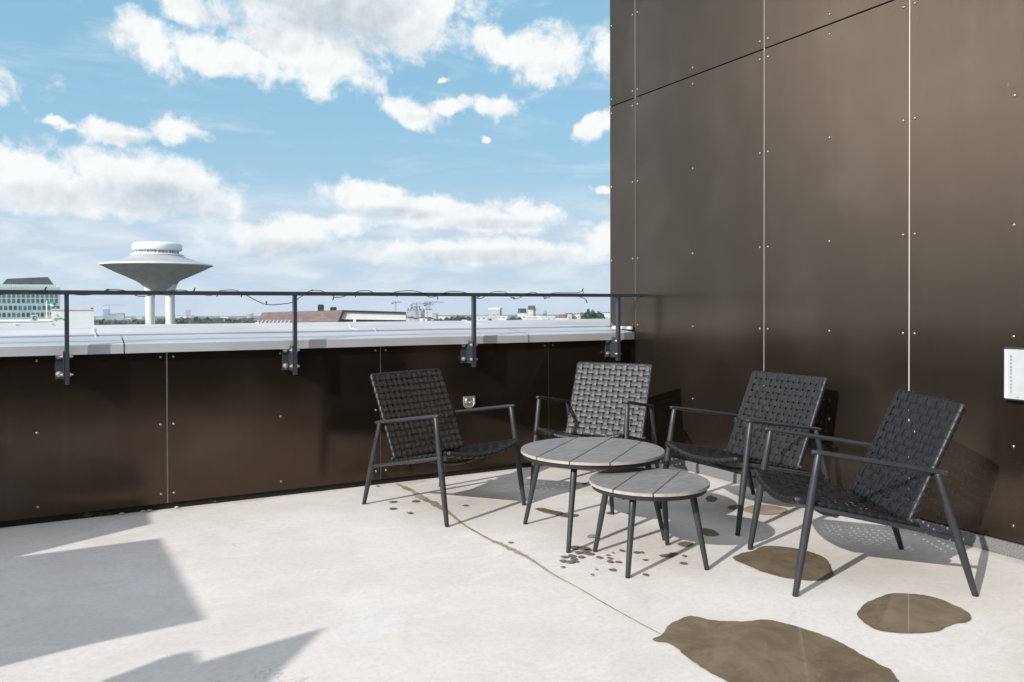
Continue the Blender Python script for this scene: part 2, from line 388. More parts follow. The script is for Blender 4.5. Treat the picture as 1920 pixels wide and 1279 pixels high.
def tube(bm, pts, rads, n=12, cap=True, flat=1.0, round_ends=True):
    pts = [Vector(p) for p in pts]
    if not isinstance(rads, (list, tuple)): rads = [rads]*len(pts)
    rads = list(rads)
    if round_ends and cap:
        a = (pts[0]-pts[1]).normalized(); b = (pts[-1]-pts[-2]).normalized()
        r0, r1 = rads[0], rads[-1]
        pts = [pts[0]+a*r0*.45, pts[0]+a*r0*.32]+pts+[pts[-1]+b*r1*.32, pts[-1]+b*r1*.45]
        rads = [r0*.45, r0*.82]+rads+[r1*.82, r1*.45]
    rings = []; u = None
    for i, p in enumerate(pts):
        t = (pts[min(i+1, len(pts)-1)]-pts[max(i-1, 0)])
        t = t.normalized()
        if u is None: u, v = frame_of(t)
        else:
            u = (u - t*u.dot(t)).normalized(); v = t.cross(u).normalized()
        rings.append([bm.verts.new(p + (u*math.cos(2*PI*k/n) + v*math.sin(2*PI*k/n)*flat)*rads[i]) for k in range(n)])
    for a, b in zip(rings, rings[1:]):
        for k in range(n): bm.faces.new((a[k], a[(k+1) % n], b[(k+1) % n], b[k]))
    if cap:
        bm.faces.new(rings[0][::-1]); bm.faces.new(rings[-1])
    return rings
def lathe(bm, prof, n=48, c=(0, 0, 0), mi=0, capb=False, capt=False):
    rings = []
    for r, z in prof:
        rings.append([bm.verts.new((c[0]+r*math.cos(2*PI*k/n), c[1]+r*math.sin(2*PI*k/n), c[2]+z)) for k in range(n)])
    for a, b in zip(rings, rings[1:]):
        for k in range(n):
            f = bm.faces.new((a[k], a[(k+1) % n], b[(k+1) % n], b[k])); f.material_index = mi
    if capb: bm.faces.new(rings[0][::-1]).material_index = mi
    if capt: bm.faces.new(rings[-1]).material_index = mi
def slab(bm, pts, z0, z1, mi=0):
    lo = [bm.verts.new((p[0], p[1], z0)) for p in pts]; hi = [bm.verts.new((p[0], p[1], z1)) for p in pts]
    fs = [bm.faces.new(hi), bm.faces.new(lo[::-1])]
    n = len(pts)
    for k in range(n): fs.append(bm.faces.new((lo[k], lo[(k+1) % n], hi[(k+1) % n], hi[k])))
    for f in fs: f.material_index = mi
    return fs
B = bmesh.new

# ------------------------------------------------------------------ ground and city setting
GZ = -32.0
bm = B(); lathe(bm, [(.01, 0), (60, 0), (400, 0), (1500, 0), (3100, 0)], 64, (CAM.x, CAM.y, GZ))
tag(obj('ground', bm, M['ground']), kind='structure')

# ------------------------------------------------------------------ terrace floor
bm = B(); slab(bm, [(-13, -6.0), (0.0, -6.0), (0.0, 0.0), (-13, 0.0)], -.35, 0)
tag(obj('terrace_floor', bm, M['floor']), kind='structure')
bm = B(); box(bm, -13, 0.0, -6.0, 0.0, GZ, -.354)
tag(obj('building_block', bm, M['offwhite']), 'pale block below the terrace that carries it', 'building')

# ------------------------------------------------------------------ parapet with its brown panels and metal coping
SEAMS = [-10.647, -9.407, -8.167, -6.927, -5.687, -4.447, -3.207, -1.967, -.728, -.012]
par = thing('parapet', 'low parapet wall clad in dark brown metal panels under a pale metal coping', 'wall', (-5, 0, 0))
off = Vector((5, 0, 0))
bm = B(); box(bm, -13+5, 0+5, .012, .24, -.02, .87); obj('core', bm, M['dark'], par)
first = True
def screw_mesh():
    bm = B(); lathe(bm, [(.0072, 0), (.0070, .0015), (.005, .0034), (.0016, .0042)], 12, capt=True, capb=True)
    me = bpy.data.meshes.new('screw'); bm.to_mesh(me); bm.free(); me.materials.append(M['screw'])
    for p in me.polygons: p.use_smooth = True
    return me
SCREW = screw_mesh()
def put(me, name, loc, rot, parent):
    o = link(bpy.data.objects.new(name, me)); o.parent = parent; o.location = loc; o.rotation_euler = rot; return o
for i in range(len(SEAMS)-1):
    x0, x1 = SEAMS[i]+.003, SEAMS[i+1]-.003
    if x1 < -8.5: continue
    bm = B()
    y = rnd.uniform(-.0012, .0012)
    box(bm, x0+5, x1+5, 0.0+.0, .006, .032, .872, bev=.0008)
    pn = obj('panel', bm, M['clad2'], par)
    if x1 < -4.6: continue
    xs = [x0+.030, (x0+x1)/2, x1-.030] if x1-x0 > 1 else [x0+.03]
    for x in xs:
        for z in (.845, .470, .085):
            put(SCREW, 'screw', (x+5, 0.0, z), (PI/2, 0, 0), pn)
    # pale backing visible in the gap
    bm = B(); box(bm, x1+5, x1+5.006, .008, .011, .03, .87); obj('joint_strip', bm, M['strip'], par)
# coping
def extrude(prof, x0, x1, nseg=1, jitter=None):
    bm = B(); rows = []
    for k in range(nseg+1):
        x = x0+(x1-x0)*k/nseg
        rows.append([bm.verts.new((x, y, z+(jitter(x, y) if jitter else 0))) for y, z in prof])
    for a, b in zip(rows, rows[1:]):
        for j in range(len(prof)-1): bm.faces.new((a[j], b[j], b[j+1], a[j+1]))
    return bm
cop = [(-.026, .874), (-.034, .872), (-.034, .921), (-.030, .926), (.26, .954), (.272, .957), (.274, .90)]
wav = lambda x, y: .0016*noise.noise(Vector((x*1.1, y*5, 3)))
for a, b in ((-13, -6.4), (-6.4, -3.424), (-3.418, -.912), (-.906, -.002)):
    if b < -12: continue
    bm = extrude(cop, a+5, b+5, 30, wav); obj('coping_sheet', bm, M['roofmetal'], par, True, 25)
# small upstand where coping meets the tall wall
bm = B(); box(bm, -.012+5, -.004+5, -.02, .24, .945, .968, bev=.002); obj('upstand', bm, M['roofmetal'], par)

# folded sheet roof beyond the coping
roof = thing('sheet_roof', 'flat roof of long pale folded metal sheets beyond the parapet coping', 'roof', (-5, .3, 0))
r1 = [(.282, .93), (.282, .966), (.305, .969), (.325, .940), (.55, .944), (.84, .962), (.865, .986), (.93, .983)]
r2_ = [(.93, .983), (.935, .950), (1.2, .948), (1.8, .956), (2.12, .964), (2.15, .982), (2.25, .982), (2.28, .90)]
wv2 = lambda x, y: .004*noise.noise(Vector((x*.55, y*2.5, 7)))+.0015*noise.noise(Vector((x*2.4, y*5, 1)))
pr_sh = lambda pr: [(y-.3, z) for y, z in pr]
cuts1 = (-26, -12, -3.55, -1.9, .9, 4, 9); cuts2 = (-26, -10, -5.1, -2.3, -.35, 1.6, 5, 9)
for pr, cuts in ((r1, cuts1), (r2_, cuts2)):
    for a, b in zip(cuts, cuts[1:]):
        bm = extrude(pr_sh(pr), a+5+.002, b+5-.002, 36, wv2); obj('roof_sheet', bm, M['roofmetal'], roof, True, 25)
        if a > -13:       # raised seam where two sheets fold together
            bm = B(); ps = [(a+5, y-.3, z+wv2(a+5, y-.3)+.004) for y, z in pr[:-1]]
            tube(bm, ps, .006, 6); obj('seam', bm, M['roofmetal'], roof)
bm = B(); box(bm, -26+5, 9+5, .32-.3, 2.26-.3, GZ, .90); obj('roof_body', bm, M['offwhite'], roof)
bm = B(); box(bm, -26+5, -13.01+5, -.3, .0, GZ, .93); obj('roof_body', bm, M['offwhite'], roof)
# little vent pin and patch plates standing on the sheets
for (px, py, yy) in ((770, 609, 1.9), (1046, 607, 1.7)):
    p = on(px, py, 1, yy)

# ------------------------------------------------------------------ tall wall
JY = [.277, -.040, -1.3028, -2.2565, -3.27, -4.25, -5.25, -6.25, -7.5]
tall = thing('tall_facade', 'tall facade of brown brushed metal panels with pale vertical joints', 'building', (0, -3, 0))
ZT = [(.07, 2.664), (2.672, 5.27), (5.278, 7.4)]
bm = B(); box(bm, .014, 5.0, -7.5+3, .270+3, -.02, 7.42); obj('core', bm, M['dark'], tall)
bm = B(); box(bm, .3, 5.0, -7.5+3, .26+3, GZ, -.02); obj('lower_body', bm, M['offwhite'], tall)
for i in range(len(JY)-1):
    for (z0, z1) in ZT:
        ya, yb = JY[i+1]+.0035, JY[i]-.0035
        zz = max(z0, .957+.0) if i == 0 else z0
        bm = B(); box(bm, 0.0, .008, ya+3, yb+3, zz, z1, bev=.0008)
        # every sheet hangs a touch differently
        tilt = rnd.uniform(-.0016, .0016); cy_ = (ya+yb)/2+3
        for v in bm.verts: v.co.x += tilt*(v.co.y-cy_)
        pn = obj('panel', bm, M['clad'], tall)
        if z0 > 5 or i > 3: continue
        ys = [ya+.028, (ya+yb)/2, yb-.028] if i else [yb-.020, ya+.024]
        for y in ys:
            for z in (.14, .493, .98, 1.474, 2.045, 2.613, 2.722, 3.29, 3.86, 4.43):
                if z0 < z < z1 and z > zz+.02: put(SCREW, 'screw', (0+.0005-.0012, y+3, z), (0, -PI/2, 0), pn)
    if i: bm = B(); box(bm, .0035, .0065, JY[i]-.0028+3, JY[i]+.0028+3, .07 if i > 1 else .95, 7.4); obj('joint_strip', bm, M['strip'], tall)
bm = B(); box(bm, .012, 5, .272+3, .277+3, -2, 7.4); obj('end_panel', bm, M['clad'], tall)
bm = B(); box(bm, -.006, .20, -7.5+3, -.005+3, .0, .062, bev=.004); obj('base_strip', bm, M['kerb'], tall)
bm = B(); box(bm, -.006, 5.01, -7.5+3, .28+3, 7.42, 7.5); obj('coping', bm, M['black'], tall)

# building behind the viewer that closes the terrace (seen only in reflections)
rb = thing('rear_building', 'dark clad building closing the terrace behind the viewpoint', 'building', (-6, -6, 0))
bm = B(); box(bm, -8, 6.2, -3, 0, -.3, 2.7); obj('wall', bm, M['rear'], rb)
bm = B(); box(bm, -8.1, 6.1, -3, .08, 2.702, 2.85, bev=.01); obj('roof_edge', bm, M['black'], rb)
for k in range(4):
    x = -6+k*2.6
    f = B(); box(f, x, x+1.1, .002, .04, .02, 2.2); fo = obj('window', f, M['black'], rb)
    g = B(); box(g, x+.06, x+1.04, .041, .046, .08, 2.14); obj('pane', g, M['glass'], fo)

# ------------------------------------------------------------------ guard rail
ry = -.088
rail = thing('guard_rail', 'dark grey flat steel guard rail standing on brackets bolted to the parapet', 'railing', (-5, ry, 0))
bm = B(); box(bm, -9.5+5, -.001+5, -.020, .020, 1.186, 1.209, bev=.0015); obj('top_rail', bm, M['rail'], rail)
PX = [-3.6887+1.1658*k for k in range(-3, 4)]
bolt = B(); lathe(bolt, [(.016, 0), (.016, .003), (.0105, .003), (.0105, .010), (.006, .012), (.006, .019), (.001, .020)], 14, capb=True, capt=True)
bme = bpy.data.meshes.new('bolt'); bolt.to_mesh(bme); bolt.free(); bme.materials.append(M['steel'])
for x in PX:
    X = x+5
    bm = B(); box(bm, X-.0105, X+.0105, -.016, .016, .722, 1.186, bev=.001)
    po = obj('post', bm, M['rail'], rail)
    # angle bracket: plate against the wall to the left, cheek along the post
    bm = B(); box(bm, X-.056, X-.013, .078, .0878, .745, .892, bev=.001)
    box(bm, X-.0185, X-.0125, -.016, .078, .745, .892, bev=.001)
    br = obj('bracket', bm, M['rail'], rail)
    for z in (.772, .866):
        put(bme, 'bolt', (X-.038, .078, z), (PI/2, 0, 0), br)
        o = put(bme, 'bolt', (X+.012, .002, z), (0, PI/2, 0), po); o.scale = (.75, .75, .8)
        o = put(bme, 'bolt', (X-.0185, -.004, z), (0, -PI/2, 0), po); o.scale = (.75, .75, .8)
# short slanting end piece into the tall wall
# ------------------------------------------------------------------ string lights wound round the rail
CP = [(-60, 548), (-30, 556), (0, 553), (15, 550), (60, 546), (85, 545), (110, 547), (135, 551), (145, 553), (165, 553), (183, 550), (200, 544), (215, 543), (232, 545), (245, 549), (258, 555), (275, 555), (300, 549), (320, 545), (345, 544), (365, 550), (390, 554), (407, 551), (415, 545), (440, 544), (453, 550), (470, 558), (485, 566), (500, 571), (520, 571), (548, 567), (562, 558), (572, 551), (582, 545), (600, 545), (612, 548), (620, 552), (627, 557), (640, 557), (655, 553), (668, 547), (680, 545), (697, 546), (708, 552), (715, 555), (732, 552), (745, 547), (770, 545), (785, 548), (795, 552), (805, 557), (818, 556), (825, 551), (840, 547), (860, 547), (880, 550), (891, 558), (900, 560), (912, 556), (920, 550), (930, 547), (945, 548), (955, 552), (963, 560), (975, 558), (985, 551), (1000, 548), (1012, 551), (1022, 558), (1030, 558), (1035, 552), (1045, 549), (1080, 549), (1092, 545), (1097, 549), (1090, 556), (1096, 560), (1101, 568)]
st = thing('string_lights', 'unlit black string of fairy lights wound round the guard rail', 'string lights', (-5, ry, 1.2))
def ctr(pl): return [on(x, y, 1, ry) for x, y in pl]
pts = []
for i, p in enumerate(ctr(CP)):
    dz = abs(p.z-1.2)
    q = p.copy(); q.y = ry + (-.022 if dz < .016 else 0)*(1 if i % 4 < 2 else -1)
    pts.append(q-Vector((-5, ry, 1.2)))
def catmull(P, n=5):
    out = []
    for i in range(len(P)-1):
        a, b, c, d = P[max(i-1, 0)], P[i], P[i+1], P[min(i+2, len(P)-1)]
        for k in range(n):
            t = k/n; out.append(.5*((2*b)+(c-a)*t+(2*a-5*b+4*c-d)*t*t+(3*b-a-3*c+d)*t**3))
    out.append(P[-1]); return out
bm = B(); tube(bm, catmull(pts), .0023, 6); obj('cable', bm, M['cable'], st, True)
for (x, y, dx, dy) in ((84, 544, 3, -6), (143, 551, -6, -2), (199, 543, 6, 0), (255, 553, -4, -4), (363, 546, 3, -6), (407, 551, 0, 5), (453, 551, -1, 6), (500, 570, -1, -5), (583, 545, 4, -1), (626, 557, -2, 6), (665, 552, 2, 5), (709, 553, 3, 2), (743, 552, 2, 5), (820, 556, 1, 6), (894, 558, 5, -2), (960, 558, 5, 1), (1020, 560, 5, -2), (1091, 546, 3, -5), (1099, 562, 2, 6)):
    a = on(x, y, 1, ry-.014)-Vector((-5, ry, 1.2)); b = on(x+dx, y+dy, 1, ry-.02)-Vector((-5, ry, 1.2))
    bm = B(); tube(bm, [a, (a+b)/2, b], [.0032, .0042, .0030], 7); obj('bulb', bm, M['cable'], st, True)

# D-ring anchor on the parapet
an = thing('anchor_ring', 'stainless D ring anchor plate screwed to the brown parapet between two armchairs', 'anchor', (-1.351, 0, .483))
bm = B(); pl = [(-.045, .040), (.045, .040), (.045, -.008)]+[(.045*math.cos(t), -.008-.038*math.sin(t)) for t in [PI*k/12 for k in range(1, 12)]]+[(-.045, -.008)]
f = [bm.verts.new((x, -.001, z)) for x, z in pl]; g = [bm.verts.new((x*.94, -.006, z*.94)) for x, z in pl]
bm.faces.new(g)
for k in range(len(pl)): bm.faces.new((f[k], f[(k+1) % len(pl)], g[(k+1) % len(pl)], g[k]))
obj('plate', bm, M['steel'], an)
bm = B(); tube(bm, [(-.028, -.014, .024), (-.030, -.016, -.002)]+[(-.030*math.cos(PI*k/8), -.018, -.006-.026*math.sin(PI*k/8)) for k in range(1, 8)]+[(.030, -.016, -.002), (.028, -.014, .024)], .0052, 8); obj('ring', bm, M['steel'], an, True)
bm = B(); box(bm, -.036, .036, -.017, -.005, .018, .031, bev=.002); obj('clamp', bm, M['steel'], an)
put(bme, 'bolt', (0, -.006, -.004), (PI/2, 0, 0), an)

# ------------------------------------------------------------------ armchairs
def leg_pts(F0, R0, F1, z1, n=7, r=(.0115, .0165, .0125)):
    P_, Rr = [], []
    for k in range(n):
        t = k/(n-1); P_.append(Vector((F0+(F1-F0)*t, R0[0]+(R0[1]-R0[0])*t, z1*t+.006*(1-t))))
        Rr.append(r[0]+(r[1]-r[0])*math.sin(min(1, t/.62)*PI/2) if t < .62 else r[1]+(r[2]-r[1])*(t-.62)/.38)
    return P_, Rr
def ribbon(bm, path, w, th):
    """path: (point, normal, side) triples; a strap of width w and thickness th with soft edges"""
    rows = []
    for p, nrm, s in path:
        h = w/2
        prof = [(-h, -th*.4), (-h, th*.3), (-h*.92, th*.5), (h*.92, th*.5), (h, th*.3), (h, -th*.4)]
        rows.append([bm.verts.new(p+s*a+nrm*b) for a, b in prof])
    m_ = len(rows[0])
    for a, b in zip(rows, rows[1:]):
        for j in range(m_): bm.faces.new((a[j], a[(j+1) % m_], b[(j+1) % m_], b[j]))
    bm.faces.new(rows[0]); bm.faces.new(rows[-1][::-1])
def weave(surf, nu, nv, wu, wv, amp, ucap, vcap):
    """surf(u,v)->(point, normal, du, dv); straps running along u (nv of them) and along v (nu of them)"""
    bm = B(); S = 8
    for j in range(nv):                                   # across: along u at fixed v
        v = (j+.5)/nv; path = []
        for k in range(nu*S+1):
            u = k/(nu*S); p, n_, du, dv = surf(u, v)
            ph = math.cos(PI*(u*nu-.5))*(1 if j % 2 else -1)
            o = amp*max(-1, min(1, 1.9*ph))
            path.append((p+n_*o, n_, dv))
        if ucap: path = ucap(path, v)
        ribbon(bm, path, wv, .0015)
    for i in range(nu):
        u = (i+.5)/nu; path = []
        for k in range(nv*S+1):
            v = k/(nv*S); p, n_, du, dv = surf(u, v)
            ph = -math.cos(PI*(v*nv-.5))*(-1 if i % 2 else 1)
            ph = math.sin(PI*(v*nv))*(-1 if i % 2 else 1)
            o = amp*max(-1, min(1, 1.9*ph))
            path.append((p+n_*o, n_, du))
        if vcap: path = vcap(path, u)
        ribbon(bm, path, wu, .0015)
    return bm
def wrap(path, rad, ax_off):
    """carry a strap round the frame tube at both ends and tuck it in behind"""
    def end(p0, p1):
        (p, n_, s), (q, _, _) = p0, p1
        out = (p-q).normalized(); out = (out-n_*out.dot(n_)).normalized()
        c = p-n_*rad
        r_ = []
        for k in range(1, 8):
            a = PI*1.05*k/7
            nn = (n_*math.cos(a)+out*math.sin(a)); r_.append((c+nn*rad, nn, s))
        last = r_[-1][0]; r_.append((last-out*.03+n_*.004, -n_, s))
        return r_
    return end(path[0], path[1])[::-1]+path+end(path[-1], path[-2])

def make_chair():
    t = thing('armchair', '', 'armchair')
    HW = .288
    for s in (-1, 1):
        bm = B(); P_, R_ = leg_pts(.611, (s*.296, s*.288), .520, .546); tube(bm, P_, R_, 14); obj('leg', bm, M['frame'], t, True, 50)
        bm = B(); P_, R_ = leg_pts(-.081, (s*.292, s*.290), .062, .470); tube(bm, P_, R_, 14); obj('leg', bm, M['frame'], t, True, 50)
        bm = B(); tube(bm, [(.030, s*.289, .474), (.065, s*.289, .480), (.3, s*.289, .518), (.50, s*.289, .550), (.540, s*.289, .556)], [.0125, .0135, .014, .0135, .0125], 14, flat=.72)
        a_ = obj('armrest', bm, M['frame'], t, True, 50)
        bm = B(); tube(bm, [(.005, s*.289, .228), (.545, s*.289, .341)], .0115, 12, flat=.8); obj('side_rail', bm, M['frame'], t, True, 50)
        # bolt that ties armrest and back frame
        bm = B(); tube(bm, [(.045, s*.300, .475), (.060, s*.250, .478)], .006, 8); obj('bolt', bm, M['frame'], t, True)
    # back frame
    A = Vector((.165, 0, .262)); T = Vector((-.052, 0, .728)); W2 = .256
    bm = B()
    tube(bm, [A+Vector((0, -W2, 0)), T+Vector((0, -W2, 0))], .0105, 10); tube(bm, [A+Vector((0, W2, 0)), T+Vector((0, W2, 0))], .0105, 10)
    tube(bm, [T+Vector((0, -W2, 0)), T+Vector((0, W2, 0))], .0105, 10)
    a2 = A.lerp(T, .05); tube(bm, [a2+Vector((0, -.28, 0)), a2+Vector((0, .28, 0))], .009, 10)
    obj('back_frame', bm, M['frame'], t, True, 50)
    d = (T-A); nb = Vector((d.z, 0, -d.x)).normalized(); dn = d.normalized(); Yv = Vector((0, 1, 0))
    def sb(u, v):
        w = 2*u-1
        p = A+d*(.045+.955*v)+Yv*(W2*w)
        p = p + nb*(.0125 - .010*(1-w*w)*math.sin(PI*min(1, max(0, v)))**.7)
        return p, nb, Yv, dn
    bm = weave(sb, 13, 13, .0275, .0275, .0013, lambda pa, v: wrap(pa, .0135, 0), lambda pa, u: wrap(pa, .0135, 0))
    obj('back_webbing', bm, M['web'], t, True, 28)
    # seat
    R0 = Vector((.128, 0, .263)); R1 = Vector((.592, 0, .366)); dS = R1-R0; ds = dS.normalized(); nsn = Vector((-dS.z, 0, dS.x)).normalized(); W3 = .262
    def sag(w, v): return .038*(1-w*w)*(.55+.45*v) + .008*(1-w*w)*math.sin(PI*min(1, max(0, v)))
    bm = B()
    for s in (-1, 1): tube(bm, [R0+Yv*s*W3, R1+Yv*s*W3], .010, 10)
    tube(bm, [R1+Yv*W3*(2*k/16-1)-nsn*sag(2*k/16-1, 1) for k in range(17)], .0115, 10)
    tube(bm, [R0+Yv*W3*(2*k/12-1)-nsn*sag(2*k/12-1, 0) for k in range(13)], .010, 10)
    tube(bm, [R0.lerp(R1, .62)+Yv*.262*(2*k/12-1)-Vector((0, 0, .012+.055*(1-(2*k/12-1)**2))) for k in range(13)], .010, 10)
    obj('seat_frame', bm, M['frame'], t, True, 50)
    def ssf(u, v):
        w = 2*u-1
        p = R0+dS*v+Yv*(W3*w)+nsn*(.0130-sag(w, v))
        sl_ = 2*w*.038*(.55+.45*v)/W3
        n_ = (nsn-Yv*(-sl_)*-1).normalized() if False else (nsn-Yv*sl_).normalized()
        return p, n_, (Yv+nsn*sl_).normalized(), ds
    bm = weave(ssf, 13, 12, .0290, .0290, .0013, lambda pa, v: wrap(pa, .013, 0), lambda pa, u: wrap(pa, .0145, 0))
    obj('seat_webbing', bm, M['web'], t, True, 28)
    # foot glides
    for (Fx, s) in ((.611, 1), (.611, -1), (-.081, 1), (-.081, -1)):
        bm = B(); lathe(bm, [(.0105, .0005), (.0112, .003), (.0112, .008), (.010, .010)], 12, (Fx, s*.294, 0), capb=True, capt=True); obj('foot_glide', bm, M['cable'], t)
    return t
def dup(root, loc, rz, label):
    r = root.copy(); link(r); r.location = loc; r.rotation_euler = (0, 0, rz); r['label'] = label
    for ch in list(root.children):
        c_ = ch.copy(); link(c_); c_.parent = r
        for g_ in ch.children:
            e = g_.copy(); link(e); e.parent = c_
    return r
CH = [(-1.9179, -.4171, -1.2398, 'leftmost woven strap armchair, turned sideways in front of the low parapet'),
      (-.5311, -.4782, -2.5446, 'woven strap armchair in the wall corner facing the camera, its sunlit back looking silvery'),
      (-.2094, -1.6328, 3.1316, 'third woven strap armchair from the left, behind the nearest chair, beside the tall wall'),
      (-.5401, -2.6652, 2.6353, 'woven strap armchair farthest right and nearest the camera, puddle beside its front legs')]
bpy.context.view_layer.update()
ch0 = make_chair()
x, y, a, lb = CH[0]
ch0['group'] = 'woven armchairs around the coffee tables'
for (X, Y, A_, L_) in CH[1:]: dup(ch0, (X, Y, 0), A_, L_)
ch0.location = (x, y, 0); ch0.rotation_euler = (0, 0, a); ch0['label'] = lb

# ------------------------------------------------------------------ coffee tables
def clip_strip(R, y0, y1, n=40):
    """outline of the part of a disc of radius R between two parallel cuts"""
    a0, a1 = math.asin(max(-1, y0/R)), math.asin(min(1, y1/R))
    rt = [(R*math.cos(a0+(a1-a0)*k/n), R*math.sin(a0+(a1-a0)*k/n)) for k in range(n+1)]
    lf = [(-x, y) for x, y in rt[::-1]]
    pts = rt+lf; out = []
    for p in pts:
        if not out or (Vector(p)-Vector(out[-1])).length > 1e-4: out.append(p)
    if (Vector(out[0])-Vector(out[-1])).length < 1e-4: out.pop()
    return out
def make_table(name, lab, loc, R, H, cuts, gapang, legang, fr, topr):
    t = thing(name, lab, 'table', loc, gapang, 'round coffee tables')
    TH = .013
    for a, b in zip(cuts, cuts[1:]):
        pl = clip_strip(R, a+.0028 if a > -R else a, b-.0028 if b < R else b)
        bm = B(); fs = slab(bm, pl, H-TH, H)
        bmesh.ops.recalc_face_normals(bm, faces=bm.faces)
        es = [e for e in fs[0].edges]
        bmesh.ops.bevel(bm, geom=es, offset=.0016, segments=2, affect='EDGES')
        for f_ in bm.faces:
            f_.material_index = 0 if f_.normal.z > .95 else 1
        obj('plank', bm, [M['plank'], M['plankedge']], t)
    bm = B(); lathe(bm, [(R-.040, H-TH-.021), (R-.012, H-TH-.021), (R-.010, H-TH-.002), (R-.040, H-TH-.002), (R-.040, H-TH-.021)], 48)
    box(bm, -R+.03, R-.03, -.012, .012, H-TH-.018, H-TH-.0025); box(bm, -.012, .012, -R+.03, R-.03, H-TH-.020, H-TH-.003)
    obj('sub_frame', bm, M['cable'], t)
    for k in range(4):
        an_ = legang+k*PI/2-gapang
        c_, s_ = math.cos(an_), math.sin(an_)
        P_, Rr = [], []
        for j in range(7):
            q = j/6; r_ = fr+(topr-fr)*q
            P_.append((c_*r_, s_*r_, .006+(H-TH-.024-.006)*q)); Rr.append(.0105+.0052*q)
        bm = B(); tube(bm, P_, Rr, 14); lg = obj('leg', bm, M['frame'], t, True, 50)
        bm = B(); lathe(bm, [(.0098, .0005), (.0105, .003), (.0105, .007)], 12, (c_*fr, s_*fr, 0), capb=True, capt=True); obj('foot_glide', bm, M['cable'], lg)
g1, g2 = math.radians(38.7), math.radians(36.4)
make_table('coffee_table', 'larger and taller round coffee table with four grey planks on splayed black legs', (-1.405, -1.524, 0), .3535, .4129, [-.3535, -.177, .0, .177, .3535], g1, -4.048, .36, .275)
make_table('coffee_table', 'smaller, lower round coffee table with three grey planks, tucked half under the larger one', (-1.438, -2.0106, 0), .2613, .3556, [-.2613, -.085, .085, .2613], g2, -4.1535, .2565, .195)

# ------------------------------------------------------------------ door opener on the tall wall, cut by the picture edge
dz0, dz1, dy0, dy1 = .706, .928, -2.742, -2.955
do = thing('door_opener_box', 'white door opener box with blue vertical lettering on the brown wall', 'door opener', (0, dy0, .82))
bm = B(); box(bm, -.034, -.0015, dy1-dy0, 0, dz0-.82-.006, dz1-.82+.006, bev=.003); obj('housing', bm, M['black'], do)
bm = B(); box(bm, -.040, -.0345, dy1-dy0+.002, -.002, dz0-.82+.002, dz1-.82-.002, bev=.001); obj('face', bm, M['sign'], do)
for k, w_ in enumerate((.008, .0135, .0165)):
    bm = B(); box(bm, -.0407, -.0402, -w_-.0012, -w_, dz0-.82+.003, dz1-.82-.003); obj('line', bm, M['offwhite'], do)
def text(s, size, loc, parent, name='lettering', mt=None):
    cu = bpy.data.curves.new(name, 'FONT'); cu.body = s; cu.size = size; cu.extrude = .0002; cu.align_x = 'CENTER'; cu.offset = .0002
    o = bpy.data.objects.new(name, cu); link(o)
    bpy.context.view_layer.update()
    me = bpy.data.meshes.new_from_object(o.evaluated_get(bpy.context.evaluated_depsgraph_get()))
    bpy.data.objects.remove(o); bpy.data.curves.remove(cu)
    me.materials.clear(); me.materials.append(mt or M['blue'])
    # local x -> -Y world, local y -> Z world, faces -X
    q = link(bpy.data.objects.new(name, me)); q.parent = parent; q.location = loc; q.rotation_euler = (PI/2, 0, -PI/2)
    return q
for k, chh in enumerate('DÖRRÖPPNARE'):
    text(chh, .0125, (-.0412, -.0325, .895-.82-.0153*k-.006+.0005), do)
text('S &', .008, (-.0412, -.060, -.82+.714), do)

# ------------------------------------------------------------------ wet patches
def wobble(pl, n=260, amp=.012, seed=0, fq=5.0):
    P_ = [Vector((p[0], p[1], 0)) for p in pl]; m_ = len(P_); out = []
    per = max(4, n//m_)
    for i in range(m_):
        a, b, c_, d_ = P_[i-1], P_[i], P_[(i+1) % m_], P_[(i+2) % m_]
        for k in range(per):
            t_ = k/per; q = .5*((2*b)+(c_-a)*t_+(2*a-5*b+4*c_-d_)*t_*t_+(3*b-a-3*c_+d_)*t_**3)
            nn = noise.noise_vector(Vector((q.x*fq, q.y*fq, seed)))+.8*noise.noise_vector(Vector((q.x*fq*3.3, q.y*fq*3.3, seed+5)))+.5*noise.noise_vector(Vector((q.x*fq*9, q.y*fq*9, seed+9)))
            out.append((q.x+nn.x*amp, q.y+nn.y*amp))
    return out
def patch(name, lab, cat, poly, m, z=.004, amp=.012, seed=0, group=None, fq=5.0, n=260):
    w_ = wobble(poly, n, amp, seed, fq); cx_ = sum(p[0] for p in w_)/len(w_); cy_ = sum(p[1] for p in w_)/len(w_)
    bm = B(); al_ = bm.verts.layers.float.new('rim'); rings_ = []
    for q_ in (1.0, .97, .93, .85, .7, .45, .2):
        rg_ = [bm.verts.new(((p[0]-cx_)*q_, (p[1]-cy_)*q_, 0)) for p in w_]
        for v in rg_: v[al_] = q_
        rings_.append(rg_)
    nn_ = len(w_)
    for a, b in zip(rings_, rings_[1:]):
        for k in range(nn_): bm.faces.new((a[k], a[(k+1) % nn_], b[(k+1) % nn_], b[k]))
    bm.faces.new(rings_[-1])
    for f_ in bm.faces:
        f_.normal_update()
        if f_.normal.z < 0: f_.normal_flip()
    me = bpy.data.meshes.new(name); bm.to_mesh(me); bm.free(); me.materials.append(m)
    o = link(bpy.data.objects.new(name, me)); o.location = (cx_, cy_, z)
    return tag(o, lab, cat, group)
fl = lambda pl: [on(x, y, 2, 0) for x, y in pl]
